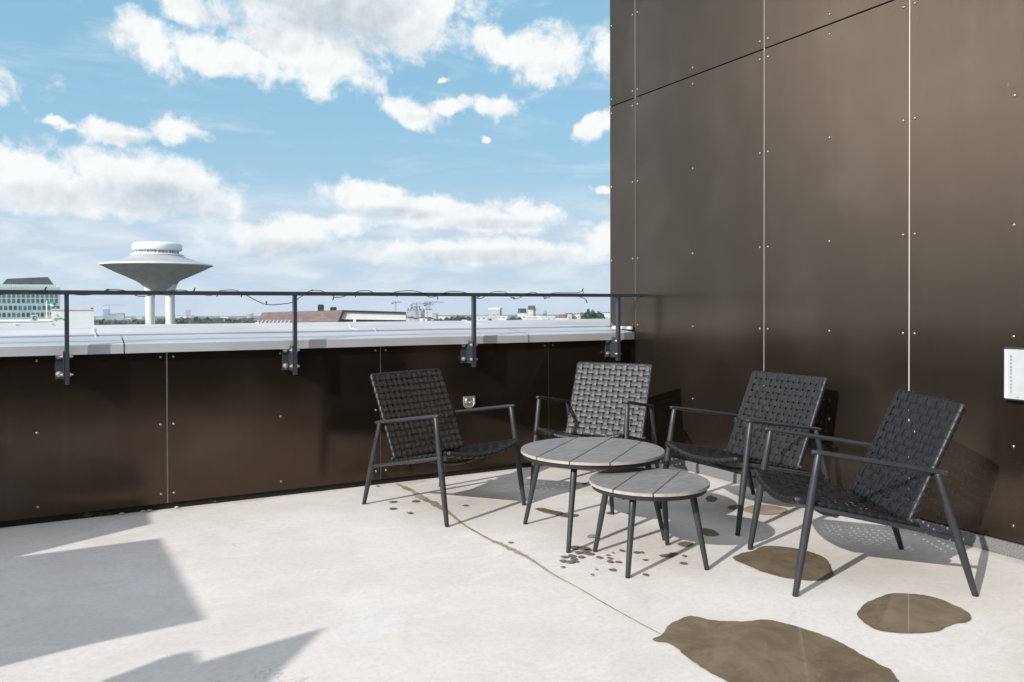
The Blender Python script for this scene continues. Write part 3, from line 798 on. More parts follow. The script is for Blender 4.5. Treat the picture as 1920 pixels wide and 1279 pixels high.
patch('puddle', 'largest wet brown puddle, cut by the bottom edge of the picture', 'puddle', fl([(1222,1202),(1239,1191),(1256,1172),(1294,1156),(1331,1164),(1387,1167),(1440,1163),(1481,1172),(1526,1186),(1575,1204),(1612,1225),(1650,1247),(1682,1268),(1690,1320),(1500,1340),(1420,1310),(1361,1279),(1324,1259),(1294,1240),(1271,1221),(1249,1208)]), M['wet'], seed=1, amp=0.006, fq=6)
patch('puddle', 'oval wet brown puddle in the open floor at lower right, nearer than the armchairs', 'puddle', fl([(1606,1150),(1624,1131),(1650,1120),(1676,1114),(1725,1116),(1762,1124),(1804,1142),(1822,1156),(1815,1167),(1787,1172),(1755,1186),(1706,1190),(1650,1184),(1620,1169)]), M['wet'], seed=2, amp=0.005, fq=6)
patch('puddle', 'wet brown puddle under the front legs of the nearest armchair', 'puddle', fl([(1372,1049),(1387,1039),(1410,1034),(1432,1025),(1477,1027),(1522,1037),(1549,1049),(1562,1071),(1560,1081),(1534,1090),(1477,1086),(1440,1077),(1410,1066)]), M['wet'], seed=3, amp=0.005, fq=6)
patch('damp_stain', 'faint damp streak beside the near leg of the larger table', 'stain', fl([(1003, 955), (1020, 954), (1045, 960), (1068, 965), (1085, 966), (1080, 970), (1060, 971), (1040, 966), (1020, 962)]), M['wet'], seed=4, amp=.008, fq=12)
for k, (pl, lb) in enumerate(((((1392, 958), (1410, 949), (1440, 948), (1475, 955), (1470, 963), (1430, 966)), 'pale brown damp stain behind the front leg of the nearest chair'),
      (((1317, 1000), (1318, 992), (1335, 994), (1348, 1002), (1340, 1006), (1325, 1005)), 'small brown damp stain between the small table and the third chair'),
      (((1365, 952), (1378, 948), (1386, 950), (1380, 955), (1370, 956)), 'tiny brown damp stain below the middle chair seat'),
      (((1322, 936), (1332, 930), (1345, 935), (1340, 941), (1328, 941)), 'small brown damp stain right of the small table top'),
      (((1270, 1020), (1285, 1016), (1302, 1021), (1290, 1026), (1276, 1025)), 'brown damp stain behind the right leg of the small table'),
      (((1100, 1005), (1115, 1003), (1118, 1008), (1103, 1010)), 'pale damp stain between the legs of both tables'))):
    patch('damp_stain', lb, 'stain', fl(pl), M['damp'] if k in (0, 5) else M['spot'], seed=10+k, amp=.006, fq=12)
DR = [(737, 942, 8), (736, 955, 8), (780, 941, 8), (769, 963, 7), (873, 949, 6), (708, 913, 4), (958, 1019, 5), (1143, 964, 9), (1180, 965, 5), (1096, 908, 6),
 (1078, 1028, 12), (1095, 1030, 13), (1107, 1040, 9), (1090, 1046, 8), (1073, 1044, 9), (1058, 1046, 7), (1055, 1054, 8), (1068, 1056, 10), (1080, 1054, 7), (1098, 1038, 10), (1104, 1033, 8), (1075, 1049, 8), (1085, 1038, 9),
 (1123, 1047, 7), (1140, 1043, 5), (1144, 1049, 6), (1144, 1055, 7), (1160, 1055, 7), (1148, 1070, 8), (1110, 1079, 4), (1118, 1069, 3), (1056, 1065, 5), (1149, 1038, 3), (1165, 1034, 6), (1193, 1038, 7), (1203, 1038, 4), (1209, 1051, 6), (1210, 1079, 7),
 (1252, 1043, 12), (1262, 1040, 9), (1283, 1044, 6), (1281, 1058, 8), (1240, 1044, 6)]
for k, (x, y, r_) in enumerate(DR):
    c_ = on(x, y, 2, 0); rr = r_*K*(c_-CAM).dot(fwd)
    w = [(c_.x+rr*math.cos(a)*rnd.uniform(.8, 1.15), c_.y+rr*math.sin(a)*rnd.uniform(.75, 1.1)) for a in [2*PI*j/8 for j in range(8)]]
    patch('water_spot', 'small dark water spot on the pale floor round the tables', 'water spot', w, M['spot'], z=.0036+.00035*(k % 9), amp=.004, seed=20+k, group='water spots around the tables', fq=20, n=40)
# wet floor crack
ck = [(742, 908, 4), (755, 913, 10), (775, 923, 14), (800, 938, 16), (818, 948, 17), (830, 955, 14), (848, 968, 8), (870, 985, 5), (895, 1000, 5), (915, 1011, 9), (940, 1022, 12), (965, 1034, 12), (990, 1047, 9), (1010, 1060, 6), (1030, 1074, 7), (1055, 1088, 5), (1085, 1104, 3), (1120, 1125, 3), (1160, 1148, 3), (1200, 1170, 3), (1238, 1190, 3)]
up_e, lo_e = [], []
cen = [on(x, y, 2, 0) for x, y, w in ck]
dense = catmull(cen, 10)
wd = []
for i in range(len(ck)-1):
    for k in range(10): wd.append(ck[i][2]+(ck[i+1][2]-ck[i][2])*k/10)
wd.append(ck[-1][2])
bm = B(); pa = None
for i, (p, w) in enumerate(zip(dense, wd)):
    t_ = (dense[min(i+1, len(dense)-1)]-dense[max(i-1, 0)]).normalized(); s_ = Vector((-t_.y, t_.x, 0))
    h = w*K*(p-CAM).dot(fwd)*.55
    n1 = .5+1.0*abs(noise.noise(Vector((i*.31, 0, 0))))+.7*abs(noise.noise(Vector((i*1.1, 3, 0)))); n2 = .5+1.0*abs(noise.noise(Vector((i*.37, 9, 0))))+.7*abs(noise.noise(Vector((i*.9, 5, 2))))
    a, b = bm.verts.new(p+s_*h*n1+Vector((0, 0, .0035))), bm.verts.new(p-s_*h*n2+Vector((0, 0, .0035)))
    if pa: bm.faces.new((pa[0], pa[1], b, a))
    pa = (a, b)
tag(obj('floor_crack', bm, M['damp']), 'long damp crack running diagonally across the concrete floor', 'crack', kind='structure')
# weeds and pebbles in the black gap under the parapet
for k, (px, sz) in enumerate(((165, .05), (190, .03), (203, .028), (402, .03))):
    p = on(px, 966-(px-165)*.11, 1, -.004); p.z = .002; p.y = -.012
    t_ = thing('weed', ['tallest weed sprouting from the gap under the parapet', 'low weed right of the tallest one under the parapet', 'tiny weed tuft farther right under the parapet', 'lone tiny weed under the parapet behind open floor'][k], 'weed', p)
    bm = B()
    for j in range(14):
        a = rnd.uniform(0, 2*PI); l = sz*rnd.uniform(.4, 1); e = rnd.uniform(.3, 1.2)
        d_ = Vector((math.cos(a)*math.cos(e), math.sin(a)*math.cos(e)*.4, math.sin(e))); s_ = Vector((-math.sin(a), math.cos(a)*.4, 0))*.005
        q = d_*l; v = [bm.verts.new(c) for c in (Vector((0, 0, 0)), q*.5+s_, q, q*.5-s_)]; bm.faces.new(v)
    obj('leaves', bm, M['weed'], t_)
for k, px in enumerate((228, 268, 331, 280)):
    p = on(px, 955, 1, -.01)
    bm = B(); bmesh.ops.create_icosphere(bm, subdivisions=2, radius=.009)
    for v in bm.verts: v.co = Vector((v.co.x*1.5, v.co.y, v.co.z*.6))*(1+.25*noise.noise(v.co*90+Vector((k, 0, 0))))
    o = obj('pebble', bm, M['pebble'], None, True); o.location = (p.x, -.016, .006)
    tag(o, 'small pale pebble lying in the dark gap under the parapet', 'pebble', 'pebbles under the parapet')

# ------------------------------------------------------------------ unseen screens added left of the view, shaped to cast the floor shadows
def screen(name, lab, poly, X0=-6.0, group='added shadow screens outside the view'):
    """poly in (y, z) on a board standing at x = X0"""
    y0 = sum(p[0] for p in poly)/len(poly)
    t_ = thing(name, lab, 'shadow screen', (X0, y0, 0), 0, group)
    bm = B(); a = [bm.verts.new((-.012, y-y0, z)) for y, z in poly]; b = [bm.verts.new((.012, y-y0, z)) for y, z in poly]
    bm.faces.new(a); bm.faces.new(b[::-1])
    for k in range(len(poly)): bm.faces.new((a[k], a[(k+1) % len(poly)], b[(k+1) % len(poly)], b[k]))
    obj('board', bm, M['black'], t_)
    bm = B(); box(bm, -.04, -.0135, -.03, .03, 0, max(p[1] for p in poly)*.8); obj('post', bm, M['rail'], t_)
def back(px, py, X0=-6.0, pl=2, val=0):
    p = on(px, py, pl, val); t_ = (p.x-X0)/sd.x; q = p-sd*t_
    return (q.y, q.z)
A1 = [back(*p) for p in ((25, 1045), (297, 1010), (380, 1163), (160, 1210), (0, 1250))]
A1 = A1 + [(A1[-1][0]-.0, .02), (A1[0][0], .02)]
screen('shadow_screen', 'middle added shadow screen left of the picture casting the large floor shadow', A1)
b0, b1, b2 = back(25, 1045), back(280, 983), back(275, 963)
b3 = back(270, 935, pl=1, val=0); b4 = back(252, 880, pl=1, val=0); b5 = back(200, 862, pl=1, val=0); b6 = back(0, 832, pl=1, val=0)
screen('shadow_screen', 'farthest added shadow screen left of the picture, next to the parapet', [b0, b1, b2, b3, b4, b5, b6, (b6[0]+.6, b6[1]-.3), (b6[0]+.6, .02), (b0[0], .02)])
C1 = [back(*p) for p in ((190, 1279), (300, 1237), (335, 1225), (358, 1222), (372, 1244), (480, 1213), (603, 1179), (560, 1220), (500, 1279))]
ylo = min(p[0] for p in C1)
C1 = [(back(60, 1330)[0], .02)]+[back(60, 1330)]+C1+[back(430, 1340), (back(430, 1340)[0], .02)]
screen('shadow_screen', 'nearest added shadow screen left of the picture with the pointed top', C1)

# ------------------------------------------------------------------ far things
def cosf(px):
    return math.cos(math.atan((px-960)/F))
def face_to(px, D, py=600):
    p = at(px, py, D); d_ = p-CAM
    return Vector((p.x, p.y, 0)), -math.atan2(d_.x, d_.y)
def zat(py, D, px=700):
    return at(px, py, D).z
def far_box(name, lab, cat, x0, x1, yt, D, dep, m, parts=None, group=None, twist=0.0, base=GZ, roof=None):
    xc = (x0+x1)/2; p, rz = face_to(xc, D); w = (x1-x0)*K*D*cosf(xc)
    zt = zat(yt, D, xc)
    t_ = thing(name, lab, cat, (p.x, p.y, base), rz+twist, group)
    bm = B(); box(bm, -w/2, w/2, 0, dep, 0, zt-base); obj('wall', bm, m, t_)
    if roof:
        bm = B(); box(bm, -w/2-.3, w/2+.3, -.3, dep+.3, zt-base+.002, zt-base+roof[1]); obj('roof', bm, roof[0], t_)
    return t_, w, zt-base

# water tower
DT = 250.0; TX = 296
pt, rt = face_to(TX, DT); s_ = K*DT*cosf(TX); zz = lambda y: zat(y, DT, TX)-GZ
tw = thing('water_tower', 'white saucer shaped water tower on twin columns', 'water tower', (pt.x, pt.y, GZ), rt)
def lat(name, prof, m, parent=tw, n=72, sm=35):
    bm = B(); lathe(bm, [(max(r, .02)*s_, zz(y)) for r, y in prof], n); return obj(name, bm, m, parent, True, sm)
def towershell():
    m = mat('tower_underside', (.42, .42, .40), .8, 0, .3); t = m.node_tree; n = NT(t); b = bs(m)
    tc = n.n('ShaderNodeTexCoord').outputs['Object']
    q = n.noise(n.vm('MULTIPLY', tc, (1, 1, .3)), .5, 6, .65)
    t.links.new(n.mix(n.ss(q, .3, .7), (.31, .31, .30), (.41, .405, .39)), b.inputs['Base Color']); return m
M['tshell'] = towershell()
M['troof'] = mat('tower_roof', (.36, .37, .38), .65, .1, .3, .1, .4)
M['twhite'] = mat('tower_white', (.70, .70, .69), .55, 0, .3, .04, .3)
lat('cap', [(0, 455.2), (20, 455.3), (38, 455.6), (43, 456.4), (46, 458.2), (47.3, 460.8), (47.5, 464), (47.5, 467), (46.8, 469), (45, 470.2), (42, 470.6), (20, 470.6), (0, 470.6)], M['twhite'])
lat('window_band', [(37, 470.5), (39, 473), (39.5, 476.5), (41, 477.5)], M['paleglass'])
lantern = bpy.data.objects['window_band']
for k in range(36):
    a = 2*PI*k/36; bm = B(); r_ = 39.8*s_
    tube(bm, [(r_*math.cos(a), r_*math.sin(a), zz(471)), ((r_+.15)*math.cos(a), (r_+.15)*math.sin(a), zz(477))], .09 if k % 3 else .22, 6, round_ends=False)
    obj('mullion', bm, M['twhite'], lantern)
lat('collar', [(40, 476.5), (49, 476.8), (50, 478), (49.5, 479.5), (46, 480)], M['twhite'])
lat('upper_shell', [(47, 479), (56, 483), (70, 488), (88, 492.3), (104, 496)], M['troof'])
lat('rim', [(103, 495.6), (106.6, 496.0), (107.6, 497.3), (106.8, 498.8), (103, 499.2)], M['twhite'])
# underside: one shell that runs down into two flared legs
bm = B(); NA = 96
LX = 18.7
def foot_r(a, y):
    """silhouette radius of the union of a cone and two flared columns at height y, direction a (a=0 along local x)"""
    cone = [(498.9, 104.5), (504, 94), (510, 81), (518, 62), (526, 43.5), (531, 34), (536, 28.5), (541, 21), (545, 13), (548, 3)]
    legr = [(498, 20), (524, 18), (529, 16.5), (534, 14), (539, 11.8), (544, 10.2), (550, 9.3), (560, 8.8), (900, 8.7)]
    def ip(tb):
        if y <= tb[0][0]: return tb[0][1]
        for (y0, r0), (y1, r1_) in zip(tb, tb[1:]):
            if y <= y1: return r0+(r1_-r0)*(y-y0)/(y1-y0)
        return tb[-1][1]
    return ip(cone), ip(legr)
rings = []
for y in [498.9, 502, 505, 508.5, 512, 515.5, 519, 521.5, 524, 526.5, 529, 531.5, 534, 536.5, 539, 541.5, 544, 546, 547.5]:
    cr, lr = foot_r(0, y); ring = []
    for k in range(NA):
        a = 2*PI*k/NA
        dx, dy = math.cos(a), math.sin(a)
        R_ = cr
        for sx in (-14.2, 23.4):          # ray from centre against the column circle
            cx_ = sx; b_ = dx*cx_; disc = b_*b_-(cx_*cx_-lr*lr)
            if disc > 0 and b_ > 0: R_ = max(R_, b_+math.sqrt(disc))
        ring.append((dx*R_, dy*R_))
    rings.append([bm.verts.new((x*s_, y_*s_, zz(y))) for x, y_ in ring])
for a, b in zip(rings, rings[1:]):
    for k in range(NA): bm.faces.new((a[k], a[(k+1) % NA], b[(k+1) % NA], b[k]))
obj('lower_shell', bm, M['tshell'], tw, True, 60)
for sx in (-14.2, 23.4):
    bm = B(); lathe(bm, [(r*s_, zz(y)) for y, r in ((529, 15), (534, 14.1), (539, 11.9), (544, 10.3), (550, 9.4), (560, 8.9))]+[(8.8*s_, 0)], 40, (sx*s_, 0, 0))
    obj('column', bm, M['twhite'], tw, True, 60)
bm = B(); tube(bm, [(0, 0, zz(455)), (0, 0, zz(451))], .08, 6); obj('mast', bm, M['steel'], tw)

# teal office block
DO = 215.0
M['teal'] = mat('pale_teal_cladding', (.40, .50, .50), .5, 0, .5, .06, .2)
M['tealglass'] = mat('teal_glass', (.05, .13, .14), .12, 0, .8, .5, .5)
M['slate'] = mat('slate_roof', (.075, .08, .095), .6, 0, .4, .15, .5)
xc = 40; po, ro = face_to(xc, DO); so_ = K*DO*cosf(xc); zo = lambda y: zat(y, DO, xc)-GZ
ob = thing('office_block', 'pale teal office block with rows of windows under a dark sloping roof storey', 'building', (po.x, po.y, GZ), ro)
L = lambda px: (px-xc)*so_
bm = B(); box(bm, L(-60), L(115), 0, 18, 0, zo(538)); obj('wall', bm, M['teal'], ob)
bm = B(); box(bm, L(-60), L(107), .8, 16, zo(538)+.002, zo(533)); obj('parapet', bm, M['teal'], ob)
bm = B()   # roof storey
prof = [(L(0), zo(538)), (L(12), zo(524)), (L(14), zo(522.5)), (L(92), zo(518)), (L(102), zo(531)), (L(104), zo(534)), (L(106), zo(538))]
a = [bm.verts.new((x, 3, z+.01)) for x, z in prof]; b = [bm.verts.new((x, 13, z+.01)) for x, z in prof]
bm.faces.new(a); bm.faces.new(b[::-1])
for k in range(len(prof)): bm.faces.new((a[k], a[(k+1) % len(prof)], b[(k+1) % len(prof)], b[k]))
obj('roof', bm, M['slate'], ob)
bm = B(); box(bm, L(33), L(64), 2.8, 2.99, zo(537), zo(531)); t2 = obj('terrace_recess', bm, M['black'], ob)
bm = B(); box(bm, L(41), L(58), 2.6, 2.79, zo(537), zo(532)); obj('timber_panel', bm, mat('timber', (.30, .13, .06), .6), t2)
for y in (554, 564, 577, 590, 603):
    for k in range(20):
        x = -58+9.0*k + (3 if y in (577, 603) else 0)
        if x+6 > 114: continue
        bm = B(); w_ = 2.9
        box(bm, L(x), L(x+5.6), -.05, -.003, zo(y+4.2), zo(y-3.6)); wn = obj('window', bm, M['tealglass'] if rnd.random() > .25 else M['glass'], ob)
bm = B(); 
for k in range(44): tube(bm, [(L(-60+4*k), .3, zo(538)), (L(-60+4*k), .3, zo(533.5))], .05, 4, round_ends=False)
obj('roof_railing', bm, M['offwhite'], ob)

# white rooftop block with the round sign and the flag
DW = 60.0
xc = 100; pw, rw = face_to(xc, DW); sw = K*DW*cosf(xc); zw = lambda y: zat(y, DW, xc)-GZ
wb = thing('white_block', 'white flat roofed block behind the metal roof, taller at its right end', 'building', (pw.x, pw.y, GZ), rw)
L = lambda px: (px-xc)*sw
bm = B(); box(bm, L(-80), L(96), 0, 6, 0, zw(603)); obj('wall', bm, M['white'], wb)
bm = B(); box(bm, L(-80), L(96), -.04, 6, zw(603)+.002, zw(600.5)); obj('coping', bm, M['white'], wb)
bm = B(); box(bm, L(96.2), L(178), 0, 5, 0, zw(582)); hb = obj('plant_room', bm, M['white'], wb)
bm = B(); box(bm, L(96), L(178.4), -.05, 5, zw(582)+.002, zw(579.5)); obj('roof_edge', bm, M['offwhite'], hb)
bm = B(); box(bm, L(172), L(177), .1, .5, zw(579.4), zw(577)); obj('hook', bm, M['black'], hb)
# green rounded frame
bm = B(); q = [(101, 601), (101, 598.5), (102.5, 597), (104, 596.6), (116, 596.6), (117.5, 597), (119, 598.5), (119, 601)]
tube(bm, [(L(x), -.05, zw(y)) for x, y in q], .025, 6); obj('green_frame', bm, mat('green_paint', (.08, .28, .12), .5), hb, True)
for x, y in ((31, 607.5), (97, 607), (105, 590.5)):
    bm = B(); box(bm, L(x-1), L(x+1.5), -.08, -.002, zw(y+1), zw(y-1)); obj('vent', bm, M['offwhite'], wb)
sg = thing('roof_sign', 'small white square sign with a dark ring on a thin pole beyond the roof', 'sign', at(65, 618, 52.0)); 
sg.rotation_euler = (0, 0, rw); k5 = 52*K
bm = B(); tube(bm, [(0, 0, -.6), (0, 0, 27*k5)], .02, 6); obj('pole', bm, M['steel'], sg)
bm = B(); box(bm, -5.5*k5, 5.5*k5, -.05, -.03, 16.5*k5, 27.5*k5); fc = obj('board', bm, M['offwhite'], sg)
bm = B(); tube(bm, [(3*k5*math.cos(a), -.06, 22*k5+3*k5*math.sin(a)) for a in [2*PI*k/20 for k in range(18)]], .025, 6); obj('ring_mark', bm, M['black'], fc)
fg = thing('flag', 'green flag with a white stripe flying from a white pole', 'flag', at(88, 600, 66.0)); fg.rotation_euler = (0, 0, rw); kf = 66*K
bm = B(); tube(bm, [(0, 0, -3), (0, 0, 36*kf)], [.06, .035], 8); obj('pole', bm, M['white'], fg)
def flagmat():
    m = mat('flag_cloth', (.02, .30, .22), .7); t = m.node_tree; n = NT(t); b = bs(m)
    s = n.n('ShaderNodeSeparateXYZ', {0: n.n('ShaderNodeTexCoord').outputs['UV']})
    dd = n.m('ABSOLUTE', n.m('SUBTRACT', s.outputs[1], n.m('ADD', .42, n.m('MULTIPLY', n.m('SINE', n.m('MULTIPLY', s.outputs[0], 7)), .12))))
    t.links.new(n.mix(n.m('LESS_THAN', dd, .11), (.02, .30, .22), (.75, .8, .78)), b.inputs['Base Color']); return m
bm = B(); uvl = bm.loops.layers.uv.new('UVMap'); gr = []
for i in range(13):
    row = []
    for j in range(6):
        u, v = i/12, j/5
        row.append((bm.verts.new((u*15*kf, .25*math.sin(u*7)*u, (34-2.0*u*u*2-.8*math.sin(u*5)-(1-v)*(9-2*u))*kf)), (u, v)))
    gr.append(row)
for i in range(12):
    for j in range(5):
        c4 = (gr[i][j], gr[i+1][j], gr[i+1][j+1], gr[i][j+1]); f_ = bm.faces.new([q[0] for q in c4])
        for lp, q in zip(f_.loops, c4): lp[uvl].uv = q[1]
obj('cloth', bm, flagmat(), fg, True)
far_box('roof_hatch', 'pale yellow box at the foot of the flag pole', 'box', 83, 96, 591, 68, 1.5, mat('pale_yellow', (.5, .47, .3), .7), base=-6)

# tiled building
DP = 95.0
def tilemat():
    m = mat('pink_tiles', (.3, .2, .18), .75, 0, .3); t = m.node_tree; n = NT(t); b = bs(m)
    tc = n.n('ShaderNodeTexCoord').outputs['Object']
    s = n.n('ShaderNodeSeparateXYZ', {0: tc})
    row = n.m('FRACT', n.m('MULTIPLY', s.outputs[2], 3.6))
    br = n.n('ShaderNodeTexWhiteNoise', {0: n.n('ShaderNodeCombineXYZ', {0: n.m('FLOOR', n.m('MULTIPLY', s.outputs[0], 2.4)), 1: n.m('FLOOR', n.m('MULTIPLY', s.outputs[2], 3.6)), 2: 0.0}).outputs[0]}).outputs[0]
    c1 = n.mix(br, (.150, .108, .100), (.205, .150, .138))
    c1 = n.mix(n.m('MULTIPLY', n.m('LESS_THAN', row, .16), .5), c1, (.10, .06, .055))
    t.links.new(c1, b.inputs['Base Color']); return m
xc = 620; pp, rp = face_to(xc, DP); sp_ = K*DP*cosf(xc); zp = lambda y: zat(y, DP, xc)-GZ
tb = thing('tiled_building', 'building with a steep pink tiled roof and a black edged white gable band', 'building', (pp.x, pp.y, GZ), rp)
L = lambda px: (px-xc)*sp_
bm = B(); box(bm, L(478), L(766), 1.2, 15, 0, zp(622)); obj('wall', bm, M['offwhite'], tb)
bm = B()
q = [(L(472), 0, zp(622)), (L(626), 0, zp(622)), (L(643), 3.2, zp(582)), (L(490), 3.2, zp(586)), (L(472), 12, zp(622)), (L(626), 12, zp(622)), (L(643), 9, zp(582)), (L(490), 9, zp(586))]
v = [bm.verts.new(c_) for c_ in q]
for f_ in ((0, 1, 2, 3), (3, 2, 6, 7), (1, 5, 6, 2), (0, 3, 7, 4), (4, 7, 6, 5)): bm.faces.new([v[i] for i in f_])
rf = obj('roof', bm, tilemat(), tb)
for x0_, x1_, yt, yb in ((595, 607, 572, 584), (619, 632, 577, 584)):
    bm = B(); box(bm, L(x0_), L(x1_), 4, 5, zp(yb), zp(yt), bev=.04); ch_ = obj('chimney', bm, M['black'], rf)
    bm = B(); box(bm, L(x0_+1), L(x1_-1), 4.1, 4.9, zp(yt)+.002, zp(yt-1.2)); obj('cowl', bm, M['black'], ch_)
for k in range(17):
    x_ = 481+7.1*k
    if 4 <= k <= 5: pass
    y_ = lambda yy: (622-yy)/38*3.2
    bm = B(); sl2 = 17/40
    a_ = [(L(x_), y_(607)-.06, zp(607)), (L(x_+2.2), y_(607)-.06, zp(607)), (L(x_+2.2+3.2), y_(600)-.06, zp(600)), (L(x_+3.2), y_(600)-.06, zp(600))]
    vv = [bm.verts.new(c_) for c_ in a_]+[bm.verts.new(Vector(c_)+Vector((0, .05, -.03))) for c_ in a_]
    bm.faces.new(vv[:4]); bm.faces.new(vv[4:][::-1])
    for i in range(4): bm.faces.new((vv[i], vv[(i+1) % 4], vv[4+(i+1) % 4], vv[4+i]))
    obj('skylight', bm, M['sign'], rf)
bm = B()   # gable wing
def prism(bm, pl, y0, y1):
    a = [bm.verts.new((x, y0, z)) for x, z in pl]; b = [bm.verts.new((x, y1, z)) for x, z in pl]; bm.faces.new(a); bm.faces.new(b[::-1])
    for k in range(len(pl)): bm.faces.new((a[k], a[(k+1) % len(pl)], b[(k+1) % len(pl)], b[k]))
prism(bm, [(L(627), zp(622)), (L(643.5), zp(582)), (L(766), zp(586)), (L(766), zp(603)), (L(766), zp(622))], 1.0, 12); obj('wing', bm, M['black'], tb)
bm = B(); prism(bm, [(L(639), zp(599)), (L(646), zp(584.6)), (L(765), zp(588.2)), (L(765), zp(601.5))], .7, .998); obj('gable_panel', bm, M['offwhite'], tb)
bm = B(); prism(bm, [(L(626), zp(622)), (L(642.5), zp(582)), (L(766), zp(586.3)), (L(766), zp(588)), (L(645.5), zp(584.4)), (L(630), zp(622))], .4, 1.05); obj('roof_trim', bm, M['black'], tb)
for k in range(9):
    x_ = 648+13*k; bm = B(); box(bm, L(x_), L(x_+11.5), .86, .998, zp(612), zp(601.8)); obj('window', bm, M['glass'], tb)
bm = B(); box(bm, L(663), L(668), .5, .85, zp(622), zp(600)); obj('column', bm, M['white'], tb)

# far city: one thing per building
FM = {
 'blue': facade('blue_glass_facade', (.16, .25, .36), (.08, .15, .24), 4, 3.5, .7, .6, .3),
 'grey': facade('grey_facade', (.36, .38, .40), (.14, .17, .2), 3.2, 3.2, .5, .45),
 'white': facade('white_facade', (.66, .66, .64), (.16, .2, .24), 3.4, 3.1, .5, .42),
 'cream': facade('cream_facade', (.52, .47, .38), (.15, .17, .19), 3.4, 3.0, .5, .42),
 'red': facade('red_facade', (.28, .08, .08), (.14, .1, .1), 3.4, 3.0, .5, .42),
 'pink': facade('pink_facade', (.55, .36, .30), (.2, .17, .17), 3.4, 3.0, .5, .42),
 'green': facade('glazed_facade', (.42, .50, .50), (.15, .24, .27), 3.0, 3.1, .6, .5),
}
CITY = [ # x0,x1,ytop,D,mat,name,label
 (193, 205, 580, 2000, 'blue', 'office_tower', 'slim blue glass tower left of the water tower'),
 (202, 219, 589, 1500, 'grey', 'office_building', 'pale grey box building just right of the blue glass tower'),
 (219, 232, 588, 1450, 'grey', 'office_building', 'darker grey stepped building left of the water tower legs'),
 (233, 245, 597, 2200, 'white', 'low_building', 'low white building right of the grey stepped building'),
 (255, 266, 594, 2300, 'white', 'low_building', 'small white building just left of the water tower legs'),
 (180, 193, 596, 2300, 'white', 'low_building', 'low pale building between the white block and the blue tower'),
 (236, 256, 603, 700, 'white', 'low_building', 'long flat shed among the woods left of the water tower'),
 (348, 358, 581, 2200, 'grey', 'office_tower', 'slim grey tower right of the water tower'),
 (329, 350, 592, 2150, 'white', 'office_building', 'low white building at the foot of the slim grey tower'),
 (358, 364, 592, 2150, 'pink', 'office_building', 'small pinkish building right of the slim grey tower'),
 (413, 428, 594, 2400, 'white', 'low_building', 'pale low building halfway between the tower and the tiled roof'),
 (445, 455, 596, 2400, 'white', 'low_building', 'tiny pale building near the pink high rise'),
 (465, 471, 590, 2000, 'pink', 'apartment_tower', 'shorter half of the pink pair left of the tiled roof'),
 (470.5, 476, 588.5, 2010, 'pink', 'apartment_tower', 'taller half of the pink pair left of the tiled roof'),
 (410, 482, 601.5, 600, 'grey', 'low_building', 'long low grey shed left of the tiled roof'),
 (763, 790, 582, 1100, 'grey', 'unfinished_building', 'bluish building under construction beneath the cranes'),
 (789, 801, 586, 1120, 'grey', 'unfinished_building', 'dark shell of a building between the crane towers'),
 (800, 811, 581, 1050, 'white', 'apartment_tower', 'white block at the foot of the tallest cranes'),
 (811, 818, 589, 1100, 'grey', 'office_building', 'narrow grey building right of the white crane block'),
 (765, 775, 596, 500, 'cream', 'apartment_block', 'cream block just beyond the black gable edge'),
 (776, 784, 598, 540, 'green', 'apartment_block', 'glazed pale block right of the cream block'),
 (785, 801, 597, 500, 'white', 'apartment_block', 'white block with tall window strips below the cranes'),
 (822, 842, 593, 2000, 'white', 'office_building', 'distant white building behind the left end of the green trees'),
 (802, 812, 598, 560, 'cream', 'apartment_block', 'small cream block at the left end of the tree belt'),
 (916, 937, 580.5, 700, 'grey', 'office_tower', 'broad pale grey tower block right of the third railing post'),
 (894, 917, 594, 560, 'white', 'low_building', 'low white hall left of the broad grey tower block'),
 (933, 952, 594, 600, 'white', 'low_building', 'low white block right of the broad grey tower block'),
 (975, 988, 587, 620, 'white', 'apartment_tower', 'white block with a black top storey'),
 (989, 1000, 581, 680, 'cream', 'apartment_tower', 'tall reddish and white tower beside the black topped block'),
 (988, 1014, 595, 540, 'cream', 'low_building', 'low cream block under the reddish tower'),
 (1014, 1041, 594.5, 520, 'white', 'low_building', 'long white block with tall windows under the green dome'),
 (1048, 1060, 591, 700, 'red', 'brick_block', 'dark red block right of the green dome'),
 (1041, 1066, 599, 520, 'white', 'low_building', 'white hall in front of the dark red block'),
 (1060, 1072, 589, 760, 'cream', 'apartment_block', 'first cream slab right of the dark red block'),
 (1072, 1082, 589.5, 770, 'green', 'apartment_block', 'glazed slab between the cream slabs'),
 (1080, 1088, 589, 765, 'cream', 'apartment_block', 'second cream slab, left of the big dark tree'),
 (1088, 1101, 587.5, 780, 'white', 'apartment_block', 'white slab partly behind the big dark tree'),
 (1130, 1150, 587, 760, 'green', 'apartment_block', 'glazed slab right of the big dark tree'),
 (845, 870, 594, 2300, 'white', 'office_building', 'hazy distant building behind the middle of the tree belt'),
 (1000, 1013, 590, 2000, 'grey', 'office_building', 'hazy distant block left of the green dome'),
]
roofs = {'office_tower': (M['offwhite'], 1.5), 'apartment_tower': (M['slate'], 1.0), 'apartment_block': (M['slate'], .7), 'office_building': (M['slate'], .8), 'low_building': (M['offwhite'], .5), 'brick_block': (M['slate'], .6), 'unfinished_building': (M['slate'], .5)}
